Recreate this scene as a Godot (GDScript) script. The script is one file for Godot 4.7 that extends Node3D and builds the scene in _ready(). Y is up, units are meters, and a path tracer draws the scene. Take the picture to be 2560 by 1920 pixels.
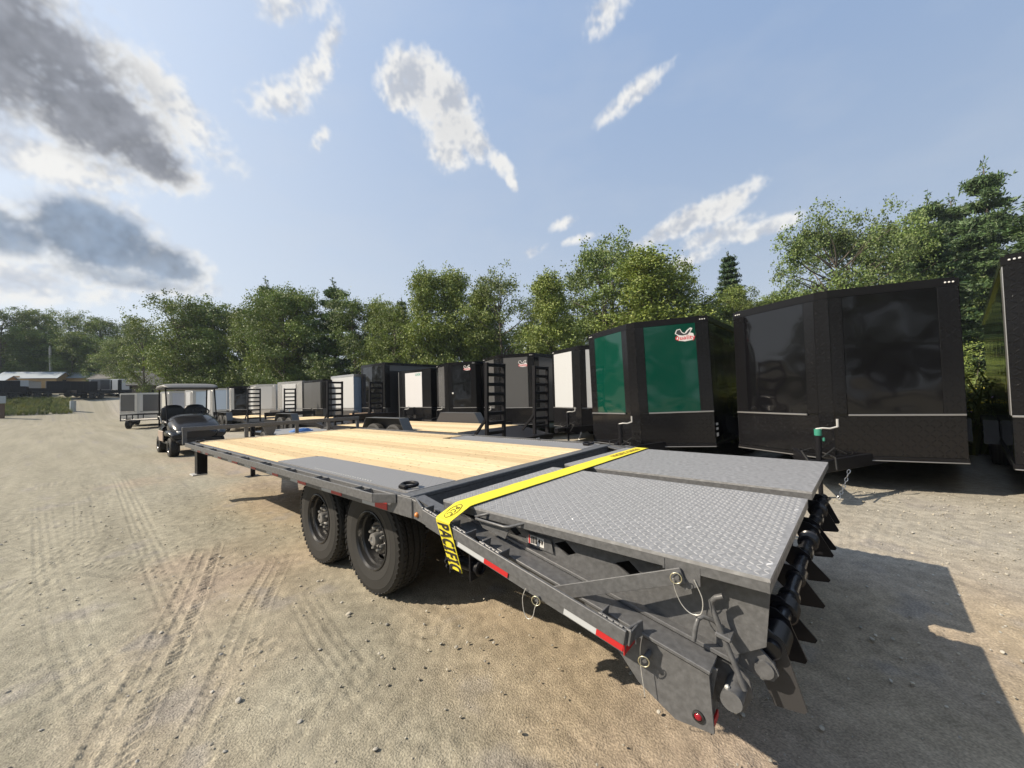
extends Node3D

var used := {}
var M := {}
var cur := Transform3D()
var grp := 1
var rng := RandomNumberGenerator.new()
var sky_rows := []
var blobs := []
const SKY_W := 2560
const SKY_H := 1280
var cloud_noise := FastNoiseLite.new()
var wisp_noise := FastNoiseLite.new()
const SUN_TO := Vector3(-0.609, 0.630, -0.482)


func _ready() -> void:
	rng.seed = 11
	# camera
	var cam := Camera3D.new()
	cam.name = "camera"
	cam.fov = 89.88
	cam.near = 0.05
	cam.far = 1500.0
	cam.transform = Transform3D(Basis(Vector3(0.64437926, -0.02808135, 0.76419029), Vector3(-0.0040719, 0.99918536, 0.0401501), Vector3(-0.76469522, -0.0289836, 0.64373998)).orthonormalized(), Vector3(0, 1.42, 0))
	add_child(cam)
	cam.current = true
	# sky and exposure
	var env := Environment.new()
	env.background_mode = Environment.BG_SKY
	var sky := Sky.new()
	var pan := PanoramaSkyMaterial.new()
	pan.panorama = ImageTexture.create_from_image(sky_picture())
	sky.sky_material = pan
	env.sky = sky
	env.background_energy_multiplier = 0.54
	env.tonemap_mode = Environment.TONE_MAPPER_LINEAR
	env.tonemap_exposure = 1.55
	env.sdfgi_enabled = true
	env.ssao_enabled = true
	env.ssil_enabled = true
	env.fog_enabled = true
	env.fog_density = 0.0004
	env.fog_light_color = Color(0.80, 0.86, 0.93)
	var we := WorldEnvironment.new()
	we.name = "world_environment"
	we.environment = env
	add_child(we)
	# sun
	var sun := DirectionalLight3D.new()
	sun.name = "sun"
	sun.light_energy = 1.6
	sun.light_color = Color(1.0, 0.94, 0.85)
	sun.light_angular_distance = 0.5
	sun.shadow_enabled = true
	sun.transform = Transform3D(Basis.looking_at(-SUN_TO, Vector3.UP), Vector3(0, 30, 0))
	add_child(sun)
	materials()
	# setting
	ground()
	grass_and_gravel()
	forest()
	far_yard()
	# objects
	flatbed_trailer()
	ratchet_strap()
	enclosed_row()
	equipment_row()
	golf_cart()
	small_things()


# ---------------------------------------------------------------- helpers
func numbered(n: String) -> String:
	var k: int = used.get(n, 0)
	used[n] = k + 1
	return n if k == 0 else "%s_%03d" % [n, k]


func tag(o: Node, label: String, category: String, group := "", kind := "") -> void:
	if label != "":
		o.set_meta("label", label)
	if category != "":
		o.set_meta("category", category)
	if group != "":
		o.set_meta("group", group)
	if kind != "":
		o.set_meta("kind", kind)


func thing(called: String, label: String, category: String, at := Vector3.ZERO, turn := 0.0, group := "") -> Node3D:
	var o := Node3D.new()
	o.name = numbered(called)
	add_child(o)
	o.position = at
	o.rotation.y = turn
	tag(o, label, category, group)
	return o


func S() -> SurfaceTool:
	var st := SurfaceTool.new()
	st.begin(Mesh.PRIMITIVE_TRIANGLES)
	st.set_smooth_group(-1)
	return st


func done(st: SurfaceTool) -> ArrayMesh:
	st.generate_normals()
	return st.commit()


func P(st, called: String, m: Material, parent: Node = null, at := Transform3D()) -> MeshInstance3D:
	var o := MeshInstance3D.new()
	o.mesh = done(st) if st is SurfaceTool else st
	o.material_override = m
	if parent == null:
		o.name = numbered(called)
		add_child(o)
		o.transform = at
	else:
		o.name = called
		parent.add_child(o, true)
		o.transform = cur * at if parent.get_parent() == self else at
	return o


func tri(st: SurfaceTool, a: Vector3, b: Vector3, c: Vector3, h: Vector3) -> void:
	if (c - a).cross(b - a).dot(h) < 0.0:
		var t := b
		b = c
		c = t
	st.add_vertex(a)
	st.add_vertex(b)
	st.add_vertex(c)


func quad(st: SurfaceTool, a: Vector3, b: Vector3, c: Vector3, d: Vector3, h: Vector3) -> void:
	tri(st, a, b, c, h)
	tri(st, a, c, d, h)


func box(st: SurfaceTool, c: Vector3, s: Vector3, b := 0.0, B := Basis()) -> void:
	var h := s * 0.5
	b = minf(b, minf(h.x, minf(h.y, h.z)) * 0.8)
	st.set_smooth_group(-1)
	for i in 3:
		var j := (i + 1) % 3
		var k := (i + 2) % 3
		for si in [-1.0, 1.0]:
			var q := []
			for sjk in [[-1.0, -1.0], [1.0, -1.0], [1.0, 1.0], [-1.0, 1.0]]:
				var p := Vector3.ZERO
				p[i] = si * h[i]
				p[j] = sjk[0] * (h[j] - b)
				p[k] = sjk[1] * (h[k] - b)
				q.append(c + B * p)
			var n := Vector3.ZERO
			n[i] = si
			quad(st, q[0], q[1], q[2], q[3], B * n)
			if b > 0.0:
				for sj in [-1.0, 1.0]:
					var e := []
					for t in [[0, -1.0], [0, 1.0], [1, 1.0], [1, -1.0]]:
						var p := Vector3.ZERO
						p[i] = si * (h[i] - (b if t[0] == 1 else 0.0))
						p[j] = sj * (h[j] - (b if t[0] == 0 else 0.0))
						p[k] = t[1] * (h[k] - b)
						e.append(c + B * p)
					var m := Vector3.ZERO
					m[i] = si
					m[j] = sj
					quad(st, e[0], e[1], e[2], e[3], B * m)
	if b > 0.0:
		for sx in [-1.0, 1.0]:
			for sy in [-1.0, 1.0]:
				for sz in [-1.0, 1.0]:
					var s3 := Vector3(sx, sy, sz)
					var g := h - Vector3(b, b, b)
					tri(st, c + B * (s3 * Vector3(h.x, g.y, g.z)), c + B * (s3 * Vector3(g.x, h.y, g.z)), c + B * (s3 * Vector3(g.x, g.y, h.z)), B * s3)


func bar(st: SurfaceTool, a: Vector3, b: Vector3, w: float, h: float, bev := 0.0, up := Vector3.UP) -> void:
	# a straight bar from a to b, w wide, h high
	var z := (b - a).normalized()
	if absf(z.dot(up)) > 0.98:
		up = Vector3(0, 0, 1) if absf(z.z) < 0.9 else Vector3(1, 0, 0)
	var x := up.cross(z).normalized()
	var y := z.cross(x)
	box(st, (a + b) * 0.5, Vector3(w, h, a.distance_to(b)), bev, Basis(x, y, z))


func tube(st: SurfaceTool, pts: Array, r: float, n := 8, closed := false, cap := true, r1 := -1.0) -> void:
	var count := pts.size()
	var rings := []
	var side := Vector3.ZERO
	for i in count:
		var d: Vector3
		if closed:
			d = pts[(i + 1) % count] - pts[(i - 1 + count) % count]
		else:
			d = pts[mini(i + 1, count - 1)] - pts[maxi(i - 1, 0)]
		d = d.normalized()
		if side == Vector3.ZERO:
			side = d.cross(Vector3.UP if absf(d.y) < 0.9 else Vector3.RIGHT).normalized()
		side = (side - d * side.dot(d)).normalized()
		var up := d.cross(side)
		var rr := r if r1 < 0.0 else lerpf(r, r1, float(i) / (count - 1))
		var ring := []
		for k in n:
			var a := TAU * k / n
			ring.append(pts[i] + (side * cos(a) + up * sin(a)) * rr)
		rings.append(ring)
	grp += 1
	st.set_smooth_group(grp)
	for i in (count if closed else count - 1):
		var p0: Vector3 = pts[i]
		var p1: Vector3 = pts[(i + 1) % count]
		var mid := (p0 + p1) * 0.5
		for k in n:
			var k2 := (k + 1) % n
			var ra: Array = rings[i]
			var rb: Array = rings[(i + 1) % count]
			var cen: Vector3 = (ra[k] + rb[k2]) * 0.5
			quad(st, ra[k], rb[k], rb[k2], ra[k2], cen - mid)
	if cap and not closed:
		st.set_smooth_group(-1)
		for e in [0, count - 1]:
			var o: Vector3 = pts[1] - pts[0] if e == 0 else pts[count - 2] - pts[count - 1]
			for k in range(1, n - 1):
				tri(st, rings[e][0], rings[e][k], rings[e][k + 1], -o)
	st.set_smooth_group(-1)


func lathe(st: SurfaceTool, prof: Array, X := Transform3D(), n := 24, smooth := false) -> void:
	if smooth:
		grp += 1
	for i in prof.size() - 1:
		var a: Vector2 = prof[i]
		var b: Vector2 = prof[i + 1]
		if not smooth:
			grp += 1
		st.set_smooth_group(grp)
		for k in n:
			var t0 := TAU * k / n
			var t1 := TAU * (k + 1) / n
			var u0 := Vector3(cos(t0), 0, sin(t0))
			var u1 := Vector3(cos(t1), 0, sin(t1))
			var out := (u0 + u1).normalized()
			var hint := X.basis * (out * (b.y - a.y) + Vector3(0, -(b.x - a.x), 0))
			var p := X * (u0 * a.x + Vector3(0, a.y, 0))
			var q := X * (u1 * a.x + Vector3(0, a.y, 0))
			var r := X * (u1 * b.x + Vector3(0, b.y, 0))
			var s := X * (u0 * b.x + Vector3(0, b.y, 0))
			if a.x < 1e-5:
				tri(st, p, r, s, hint)
			elif b.x < 1e-5:
				tri(st, p, q, r, hint)
			else:
				quad(st, p, q, r, s, hint)
	st.set_smooth_group(-1)


func prism(st: SurfaceTool, poly: PackedVector2Array, d0: float, d1: float, X := Transform3D()) -> void:
	# poly in local x, y, swept along z from d0 to d1
	st.set_smooth_group(-1)
	var idx := Geometry2D.triangulate_polygon(poly)
	var n := poly.size()
	for i in range(0, idx.size(), 3):
		for e in [[d0, -1.0], [d1, 1.0]]:
			var v := []
			for k in 3:
				var p := poly[idx[i + k]]
				v.append(X * Vector3(p.x, p.y, e[0]))
			tri(st, v[0], v[1], v[2], X.basis * Vector3(0, 0, e[1] * signf(d1 - d0)))
	var cw := Geometry2D.is_polygon_clockwise(poly)
	for i in n:
		var a := poly[i]
		var b := poly[(i + 1) % n]
		var o := Vector3(b.y - a.y, a.x - b.x, 0) * (-1.0 if cw else 1.0)
		quad(st, X * Vector3(a.x, a.y, d0), X * Vector3(b.x, b.y, d0), X * Vector3(b.x, b.y, d1), X * Vector3(a.x, a.y, d1), X.basis * o)


func loft(st: SurfaceTool, secs: Array, X := Transform3D(), n := 20, cap := true) -> void:
	# each section: [z, cx, cy, half_w, half_h, exponent]
	grp += 1
	st.set_smooth_group(grp)
	var rings := []
	for s in secs:
		var ring := []
		for k in n:
			var t := TAU * k / n
			var e: float = 2.0 / s[5]
			ring.append(X * Vector3(s[1] + s[3] * signf(cos(t)) * pow(absf(cos(t)), e), s[2] + s[4] * signf(sin(t)) * pow(absf(sin(t)), e), s[0]))
		rings.append(ring)
	for i in secs.size() - 1:
		var mid := X * Vector3((secs[i][1] + secs[i + 1][1]) * 0.5, (secs[i][2] + secs[i + 1][2]) * 0.5, (secs[i][0] + secs[i + 1][0]) * 0.5)
		for k in n:
			var k2 := (k + 1) % n
			var a: Vector3 = rings[i][k]
			var c: Vector3 = rings[i + 1][k2]
			quad(st, a, rings[i + 1][k], c, rings[i][k2], (a + c) * 0.5 - mid)
	if cap:
		st.set_smooth_group(-1)
		for e in [0, secs.size() - 1]:
			var dir := X.basis * Vector3(0, 0, (secs[1][0] - secs[0][0]) * (-1.0 if e == 0 else 1.0))
			for k in range(1, n - 1):
				tri(st, rings[e][0], rings[e][k], rings[e][k + 1], dir)
	st.set_smooth_group(-1)


func text(called: String, what: String, height: float, m: Material, parent: Node, X: Transform3D, bold := true, depth := 0.002) -> MeshInstance3D:
	var f := SystemFont.new()
	f.font_names = PackedStringArray(["Droid Sans"])
	f.font_weight = 700 if bold else 400
	var tm := TextMesh.new()
	tm.text = what
	tm.font = f
	tm.font_size = 64
	tm.pixel_size = height / 46.0
	tm.depth = depth
	tm.curve_step = 2.0
	return P(tm, called, m, parent, X)


func frame(o: Vector3, x: Vector3, y: Vector3) -> Transform3D:
	# axes x and y made orthonormal, z = x cross y
	x = x.normalized()
	y = (y - x * y.dot(x)).normalized()
	return Transform3D(Basis(x, y, x.cross(y)), o)


func noise(freq: float, octaves := 4, seed_ := 1, kind := FastNoiseLite.TYPE_SIMPLEX_SMOOTH) -> FastNoiseLite:
	var n := FastNoiseLite.new()
	n.noise_type = kind
	n.frequency = freq
	n.fractal_octaves = octaves
	n.seed = seed_
	return n


func noise_tex(freq: float, octaves: int, seed_: int, size := 512, lo := 0.0, hi := 1.0, kind := FastNoiseLite.TYPE_SIMPLEX_SMOOTH) -> ImageTexture:
	var im := noise(freq, octaves, seed_, kind).get_seamless_image(size, size)
	if lo != 0.0 or hi != 1.0:
		var d := im.get_data()
		for i in d.size():
			d[i] = int(255.0 * lerpf(lo, hi, d[i] / 255.0))
		im = Image.create_from_data(size, size, false, Image.FORMAT_L8, d)
	return ImageTexture.create_from_image(im)


func paint(r: float, g: float, b: float, rough := 0.5, metal := 0.0) -> StandardMaterial3D:
	var m := StandardMaterial3D.new()
	m.albedo_color = Color(r, g, b).linear_to_srgb()
	m.roughness = rough
	m.metallic = metal
	return m


func bumpy(m: StandardMaterial3D, t: Texture2D, cm: float, scale: float) -> StandardMaterial3D:
	m.heightmap_enabled = true
	m.heightmap_texture = t
	m.heightmap_scale = cm
	m.uv1_triplanar = true
	m.uv1_triplanar_sharpness = 8.0
	m.uv1_scale = Vector3(scale, scale, scale)
	return m


# ---------------------------------------------------------------- sky
func blob(az: float, el: float, ra: float, re: float, rot := 0.0, strength := 1.0, dark := 0.0) -> void:
	blobs.append([deg_to_rad(az), deg_to_rad(el), deg_to_rad(ra * 1.12), deg_to_rad(re * 1.18), cos(deg_to_rad(rot)), sin(deg_to_rad(rot)), strength, dark])


func sky_picture() -> Image:
	cloud_noise.noise_type = FastNoiseLite.TYPE_SIMPLEX_SMOOTH
	cloud_noise.frequency = 4.6
	cloud_noise.fractal_octaves = 6
	cloud_noise.fractal_gain = 0.55
	cloud_noise.seed = 5
	wisp_noise.noise_type = FastNoiseLite.TYPE_SIMPLEX_SMOOTH
	wisp_noise.frequency = 2.2
	wisp_noise.fractal_octaves = 5
	wisp_noise.seed = 9
	# the big dark cloud high on the left
	blob(-8, 31.0, 14, 6.2, -10, 1.3, 0.95)
	blob(2.0, 27.8, 7.2, 4.0, -26, 1.3, 0.95)
	blob(7.0, 25.6, 3.6, 2.2, -30, 1.2, 0.9)
	blob(-1.5, 22.6, 5.5, 1.8, 0, 0.75, 0.0)
	blob(3.6, 23.3, 2.2, 1.2, 10, 0.8, 0.15)
	blob(8.5, 31.0, 5.0, 1.6, -35, 0.55, 0.0)
	# the dark cloud low on the left
	blob(2.2, 16.9, 5.6, 3.4, 0, 1.45, 0.85)
	blob(-3.0, 15.8, 5.0, 2.2, 0, 1.2, 0.75)
	blob(7.6, 15.6, 4.0, 2.3, -12, 1.35, 0.8)
	blob(5.0, 13.2, 6.5, 1.2, 0, 1.0, 0.6)
	blob(-3.0, 11.5, 7.0, 1.6, 0, 0.8, 0.05)
	blob(1.5, 13.6, 2.6, 1.0, 0, 0.9, 0.0)
	# thin white cloud left of the middle
	blob(19.0, 34.6, 3.2, 1.7, 25, 0.8, 0.0)
	blob(22.5, 37.4, 3.4, 1.1, 50, 0.6, 0.0)
	blob(25.0, 40.5, 2.6, 0.8, 70, 0.5, 0.0)
	blob(20.5, 42.6, 2.8, 1.0, 20, 0.5, 0.0)
	blob(23.8, 31.8, 1.4, 0.5, 60, 0.4, 0.0)
	# the white cumulus in the middle
	blob(36.8, 39.3, 3.6, 2.6, 10, 1.3, 0.1)
	blob(34.6, 38.0, 2.0, 1.6, 0, 1.1, 0.05)
	blob(40.4, 37.8, 3.6, 2.6, 0, 1.25, 0.14)
	blob(42.0, 35.2, 3.2, 2.1, 0, 1.15, 0.18)
	blob(41.0, 32.6, 2.2, 1.9, 0, 0.95, 0.12)
	blob(45.6, 33.8, 2.4, 1.4, -35, 1.05, 0.1)
	blob(48.8, 31.6, 2.2, 0.9, -45, 0.85, 0.05)
	blob(50.6, 29.6, 1.3, 0.5, -60, 0.7, 0.0)
	# the long cumulus on the right
	blob(79.5, 22.6, 3.6, 1.3, 24, 1.05, 0.1)
	blob(75.5, 22.0, 3.6, 1.3, 22, 1.0, 0.12)
	blob(71.0, 20.6, 3.6, 1.0, 22, 0.9, 0.1)
	blob(78.5, 19.6, 3.6, 1.2, 10, 0.95, 0.15)
	blob(83.5, 19.0, 3.2, 0.8, 8, 0.85, 0.1)
	blob(75.5, 17.2, 3.0, 0.8, 15, 0.7, 0.1)
	# small wisps
	blob(68.6, 36.6, 3.4, 0.8, 25, 0.55, 0.0)
	blob(65.5, 44.4, 2.0, 1.3, 40, 0.6, 0.0)
	blob(58.2, 23.8, 1.6, 0.6, 20, 0.55, 0.0)
	blob(53.5, 20.5, 1.6, 0.6, 20, 0.6, 0.0)
	blob(60.6, 21.7, 1.6, 0.4, 10, 0.4, 0.0)
	# the same kind of weather all round
	var r := RandomNumberGenerator.new()
	r.seed = 3
	for i in 22:
		var az := -20.0 - i * 11.0 + r.randf_range(-4, 4)
		var el := r.randf_range(14, 44)
		if wrapf(az, -180.0, 180.0) > -24.0 and wrapf(az, -180.0, 180.0) < 112.0:
			continue
		for k in 4:
			blob(az + r.randf_range(-5, 5), el + r.randf_range(-2, 2), r.randf_range(2.5, 5), r.randf_range(1.0, 2.2), r.randf_range(-25, 25), r.randf_range(0.7, 1.2), r.randf_range(0.0, 0.6) if i % 3 == 0 else 0.1)
	sky_rows.resize(SKY_H)
	var task := WorkerThreadPool.add_group_task(sky_row, SKY_H / 2 + 2)
	WorkerThreadPool.wait_for_group_task_completion(task)
	var all := PackedByteArray()
	var low := PackedFloat32Array()
	low.resize(SKY_W * 3)
	for x in SKY_W:
		low[x * 3] = 0.30
		low[x * 3 + 1] = 0.29
		low[x * 3 + 2] = 0.26
	var low_bytes := low.to_byte_array()
	for y in SKY_H:
		all.append_array(sky_rows[y] if sky_rows[y] != null else low_bytes)
	return Image.create_from_data(SKY_W, SKY_H, false, Image.FORMAT_RGBF, all)


func sky_row(row: int) -> void:
	var el := (0.5 - (row + 0.5) / SKY_H) * PI
	var out := PackedFloat32Array()
	out.resize(SKY_W * 3)
	var near := []
	for b in blobs:
		if absf(el - b[1]) < maxf(b[2], b[3]) * 1.5:
			near.append(b)
	var sy := sin(el)
	var ce := cos(el)
	for x in SKY_W:
		var az := ((x + 0.5) / SKY_W - 0.5) * TAU   # 0 at the middle column
		az = wrapf(az + PI, -PI, PI)
		var d := Vector3(sin(az) * ce, sy, -cos(az) * ce)
		var t := pow(1.0 - maxf(sy, 0.0), 1.6)
		var c := Vector3(0.135, 0.295, 0.61).lerp(Vector3(0.68, 0.765, 0.855), t)
		var ang := acos(clampf(d.dot(SUN_TO), -1, 1))
		c += Vector3(1.0, 0.98, 0.90) * (1.7 * exp(-ang / 0.62))
		# thin haze streaks
		var hz := clampf(wisp_noise.get_noise_3d(d.x * 1.6, d.y * 4.0, d.z * 1.6) * 1.1 + 0.05, 0, 1) * 0.16
		c = c.lerp(Vector3(0.80, 0.84, 0.90), hz)
		var f := 0.0
		var dark := 0.0
		for b in near:
			var da: float = wrapf(az - b[0], -PI, PI) * ce
			if absf(da) > b[2] * 1.6:
				continue
			var de: float = el - b[1]
			var u: float = (da * b[4] + de * b[5]) / b[2]
			var v: float = (de * b[4] - da * b[5]) / b[3]
			var q: float = (1.0 - (u * u + v * v)) * b[6]
			if q > -1.2:
				var wgt := smoothstep(-0.2, 0.9, q)
				f = maxf(f, q + 1.2)
				dark = maxf(dark, b[7] * wgt)
		if f > 0.0:
			var n := cloud_noise.get_noise_3dv(d * 2.2)
			var n2 := cloud_noise.get_noise_3dv(d * 6.0 + Vector3(3, 1, 7))
			var n3 := cloud_noise.get_noise_3dv(d * 17.0 + Vector3(7, 3, 1))
			var calm := 1.0 - 0.35 * dark
			var dens := f - 1.22 + (n * 0.95 + (0.28 - absf(n2)) * 0.95 + (0.20 - absf(n3)) * 0.32) * calm
			var a := smoothstep(-0.38, 0.90, dens)
			if a > 0.0:
				var body := smoothstep(0.2, 1.3, dens)
				var up := cloud_noise.get_noise_3dv(d * 2.2 + Vector3(0, 0.05, 0) + SUN_TO * 0.05)
				var up2 := cloud_noise.get_noise_3dv((d + SUN_TO * 0.012) * 6.0 + Vector3(3, 1, 7))
				var lit := clampf(0.80 + (n - up) * 1.5 + (absf(up2) - absf(n2)) * 1.5 - body * 0.10, 0, 1)
				var white := Vector3(0.70, 0.74, 0.82).lerp(Vector3(1.10, 1.09, 1.06), lit)
				white = white.lerp(Vector3(0.60, 0.65, 0.74), body * 0.35 * (1.0 - lit))
				var grey := Vector3(0.24, 0.32, 0.44) if el < 0.36 else Vector3(0.285, 0.30, 0.34)
				grey *= 1.08 + n2 * 0.45 + n * 0.5 + maxf(0.0, 0.9 - dens) * 0.5
				var col := white.lerp(grey, clampf(dark * smoothstep(0.15, 1.15, dens) * 1.1, 0, 0.97))
				c = c.lerp(col, a * 0.94)
		out[x * 3] = c.x
		out[x * 3 + 1] = c.y
		out[x * 3 + 2] = c.z
	sky_rows[row] = out.to_byte_array()


# ---------------------------------------------------------------- materials
func diamond_texture() -> ImageTexture:
	# raised bars at alternating angles, one tile of four lugs
	var n := 256
	var d := PackedByteArray()
	d.resize(n * n)
	for y in n:
		for x in n:
			var best := 0.0
			for i in 3:
				for j in 3:
					var px: float = x - i * n / 2.0
					var py: float = y - j * n / 2.0
					var s := 1.0 if (i + j) % 2 == 0 else -1.0
					var u := (px + s * py) * 0.7071
					var v := (py - s * px) * 0.7071
					best = maxf(best, 1.0 - (u * u) / (62.0 * 62.0) - (v * v) / (17.0 * 17.0))
			d[y * n + x] = int(255.0 * smoothstep(0.0, 0.55, best))
	return ImageTexture.create_from_image(Image.create_from_data(n, n, false, Image.FORMAT_L8, d))


func wood_texture() -> ImageTexture:
	# pine boards: long grain along v, knots
	var w := 512
	var h := 1024
	var g := noise(0.035, 3, 21)
	var f := noise(0.12, 2, 22)
	var r := RandomNumberGenerator.new()
	r.seed = 8
	var knots := []
	for i in 44:
		knots.append([r.randf() * w, r.randf() * h, r.randf_range(3, 7)])
	var d := PackedByteArray()
	d.resize(w * h * 3)
	for y in h:
		for x in w:
			var warp := 0.0
			var knot := 0.0
			for k in knots:
				var dx := absf(x - k[0])
				if dx < 40.0:
					var dy := absf(y - k[1])
					if dy < 130.0:
						var q: float = exp(-(dx * dx) / (k[2] * k[2] * 9.0) - (dy * dy) / (k[2] * k[2] * 90.0))
						warp += q * 26.0
						var e: float = (dx * dx) / (k[2] * k[2]) + (dy * dy) / (k[2] * k[2] * 2.6)
						knot = maxf(knot, smoothstep(1.6, 0.4, e))
			var lines := g.get_noise_2d((x + warp) * 3.4, y * 0.09)
			var fine := f.get_noise_2d(x * 2.2, y * 0.10)
			var v := clampf(0.5 + lines * 0.75, 0, 1)
			var c := Vector3(0.60, 0.475, 0.285).lerp(Vector3(0.50, 0.370, 0.200), smoothstep(0.35, 0.95, v))
			c *= 1.0 + fine * 0.16
			c = c.lerp(Vector3(0.17, 0.095, 0.040), knot * 0.9)
			c *= 1.0 - 0.22 * smoothstep(0.42, 0.75, f.get_noise_2d(x * 1.2 + 300.0, y * 0.05))
			var o := (y * w + x) * 3
			var s := Color(c.x, c.y, c.z).linear_to_srgb()
			d[o] = int(255 * clampf(s.r, 0, 1))
			d[o + 1] = int(255 * clampf(s.g, 0, 1))
			d[o + 2] = int(255 * clampf(s.b, 0, 1))
	return ImageTexture.create_from_image(Image.create_from_data(w, h, false, Image.FORMAT_RGB8, d))


func materials() -> void:
	var fine := noise_tex(0.05, 4, 2, 512)
	var coarse := noise_tex(0.010, 1, 4, 512)
	var dia := diamond_texture()
	var smudge := noise_tex(0.012, 5, 14, 512, 0.55, 1.0)
	M.fine = fine
	M.grey = bumpy(paint(0.096, 0.099, 0.105, 0.42), fine, 0.03, 3.0)
	M.grey.roughness_texture = smudge
	M.grey.roughness = 0.55
	M.deck_steel = bumpy(paint(0.215, 0.219, 0.228, 0.50), dia, 0.16, 16.0)
	M.plate = bumpy(paint(0.250, 0.254, 0.262, 0.58), fine, 0.03, 2.5)
	M.plate.roughness_texture = smudge
	var dust := noise_tex(0.022, 6, 15, 512, 0.80, 1.0)
	for k in [M.plate, M.deck_steel, M.grey]:
		k.albedo_texture = dust
		k.albedo_color = k.albedo_color.lightened(0.05)
	M.lug = paint(0.275, 0.280, 0.288, 0.50)
	M.lug.vertex_color_use_as_albedo = true
	M.scuff = paint(0.40, 0.40, 0.39, 0.45, 0.2)
	M.dark_steel = bumpy(paint(0.028, 0.028, 0.032, 0.5), fine, 0.03, 3.0)
	M.black_steel = bumpy(paint(0.009, 0.009, 0.011, 0.42), fine, 0.03, 3.0)
	M.black_steel.metallic_specular = 0.3
	M.tube_black = paint(0.012, 0.012, 0.015, 0.24)
	M.rubber = bumpy(paint(0.016, 0.0158, 0.0155, 0.68), fine, 0.05, 4.0)
	M.rim = paint(0.026, 0.026, 0.027, 0.26)
	M.hub = paint(0.24, 0.24, 0.24, 0.30, 0.5)
	M.weld = paint(0.15, 0.15, 0.15, 0.42, 0.2)
	M.strip = paint(0.28, 0.28, 0.28, 0.35, 0.6)
	M.chrome = paint(0.55, 0.55, 0.54, 0.28, 0.9)
	M.zinc = paint(0.62, 0.58, 0.40, 0.35, 0.75)
	M.wire = paint(0.62, 0.62, 0.60, 0.4, 0.6)
	M.strap = bumpy(paint(0.62, 0.54, 0.030, 0.75), fine, 0.05, 8.0)
	M.foot = paint(0.030, 0.030, 0.032, 0.5)
	M.ink = paint(0.014, 0.010, 0.010, 0.8)
	M.red_tape = paint(0.42, 0.018, 0.020, 0.35)
	M.white_tape = paint(0.40, 0.42, 0.44, 0.35)
	M.amber = paint(0.55, 0.20, 0.05, 0.25)
	M.red_lens = paint(0.22, 0.008, 0.016, 0.12)
	M.white = paint(0.58, 0.58, 0.57, 0.6)
	# wood in four cuts of one picture
	var wt := wood_texture()
	M.wood = []
	for i in 5:
		var m := StandardMaterial3D.new()
		m.albedo_texture = wt
		var tone: float = [1.0, 0.95, 1.04, 0.91, 1.02][i]
		m.albedo_color = Color(tone, tone * [1.0, 0.99, 1.0, 0.985, 1.0][i], tone * [1.0, 0.97, 1.02, 0.96, 1.0][i])
		m.roughness = 0.72
		m.uv1_triplanar = true
		m.uv1_triplanar_sharpness = 8.0
		m.uv1_scale = Vector3(2.6, 2.6, 0.62)
		m.uv1_offset = Vector3(0.37 * i, 0.11 * i, 0.23 * i)
		m.heightmap_enabled = true
		m.heightmap_texture = wt
		m.heightmap_scale = 0.08
		M.wood.append(m)
	# trailer skins
	M.gloss_black = bumpy(paint(0.0045, 0.0045, 0.0055, 0.06), coarse, 0.38, 0.40)
	M.gloss_green = bumpy(paint(0.002, 0.040, 0.027, 0.06), coarse, 0.38, 0.40)
	M.gloss_charcoal = bumpy(paint(0.075, 0.076, 0.078, 0.25), coarse, 0.15, 0.30)
	M.gloss_white = bumpy(paint(0.42, 0.435, 0.45, 0.3), coarse, 0.10, 0.30)
	M.gloss_blue = bumpy(paint(0.20, 0.27, 0.36, 0.3), coarse, 0.10, 0.30)
	M.black_diamond = bumpy(paint(0.007, 0.007, 0.008, 0.15), dia, 1.3, 8.0)
	M.silver_diamond = bumpy(paint(0.50, 0.50, 0.50, 0.32, 0.8), dia, 0.22, 10.0)
	M.black_trim = paint(0.008, 0.008, 0.009, 0.2)
	M.black_trim.metallic_specular = 0.3
	M.black_diamond.metallic_specular = 0.42
	M.silver_trim = paint(0.60, 0.60, 0.60, 0.3, 0.85)
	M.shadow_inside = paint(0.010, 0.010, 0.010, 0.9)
	M.fender_grey = paint(0.075, 0.078, 0.078, 0.5)
	M.logo_red = paint(0.50, 0.03, 0.05, 0.5)
	M.logo_teal = paint(0.03, 0.22, 0.17, 0.5)
	M.chalk = paint(0.60, 0.60, 0.58, 0.9)
	M.jack_green = paint(0.03, 0.20, 0.14, 0.5)
	M.yellow = paint(0.75, 0.62, 0.03, 0.6)
	M.tan_board = paint(0.36, 0.25, 0.16, 0.8)
	M.pole = bumpy(paint(0.34, 0.33, 0.31, 0.9), fine, 0.1, 1.0)
	M.metal_roof = paint(0.34, 0.38, 0.41, 0.5, 0.2)
	M.blue_tarp = paint(0.06, 0.17, 0.42, 0.6)
	M.vinyl = paint(0.010, 0.010, 0.011, 0.4)
	M.glass = paint(0.02, 0.025, 0.03, 0.06)


# ---------------------------------------------------------------- setting
func rise(x: float, z: float) -> float:
	# the far end of the yard climbs a bank, then a wooded hill
	var d := -z
	var e := 3.0 * smoothstep(60.0, 84.0, d) + 1.7 * smoothstep(84.0, 100.0, d) + 6.0 * smoothstep(104.0, 190.0, d)
	e += 1.2 * smoothstep(22.0, 60.0, x) + 8.0 * smoothstep(60.0, 200.0, x)
	return e


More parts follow.
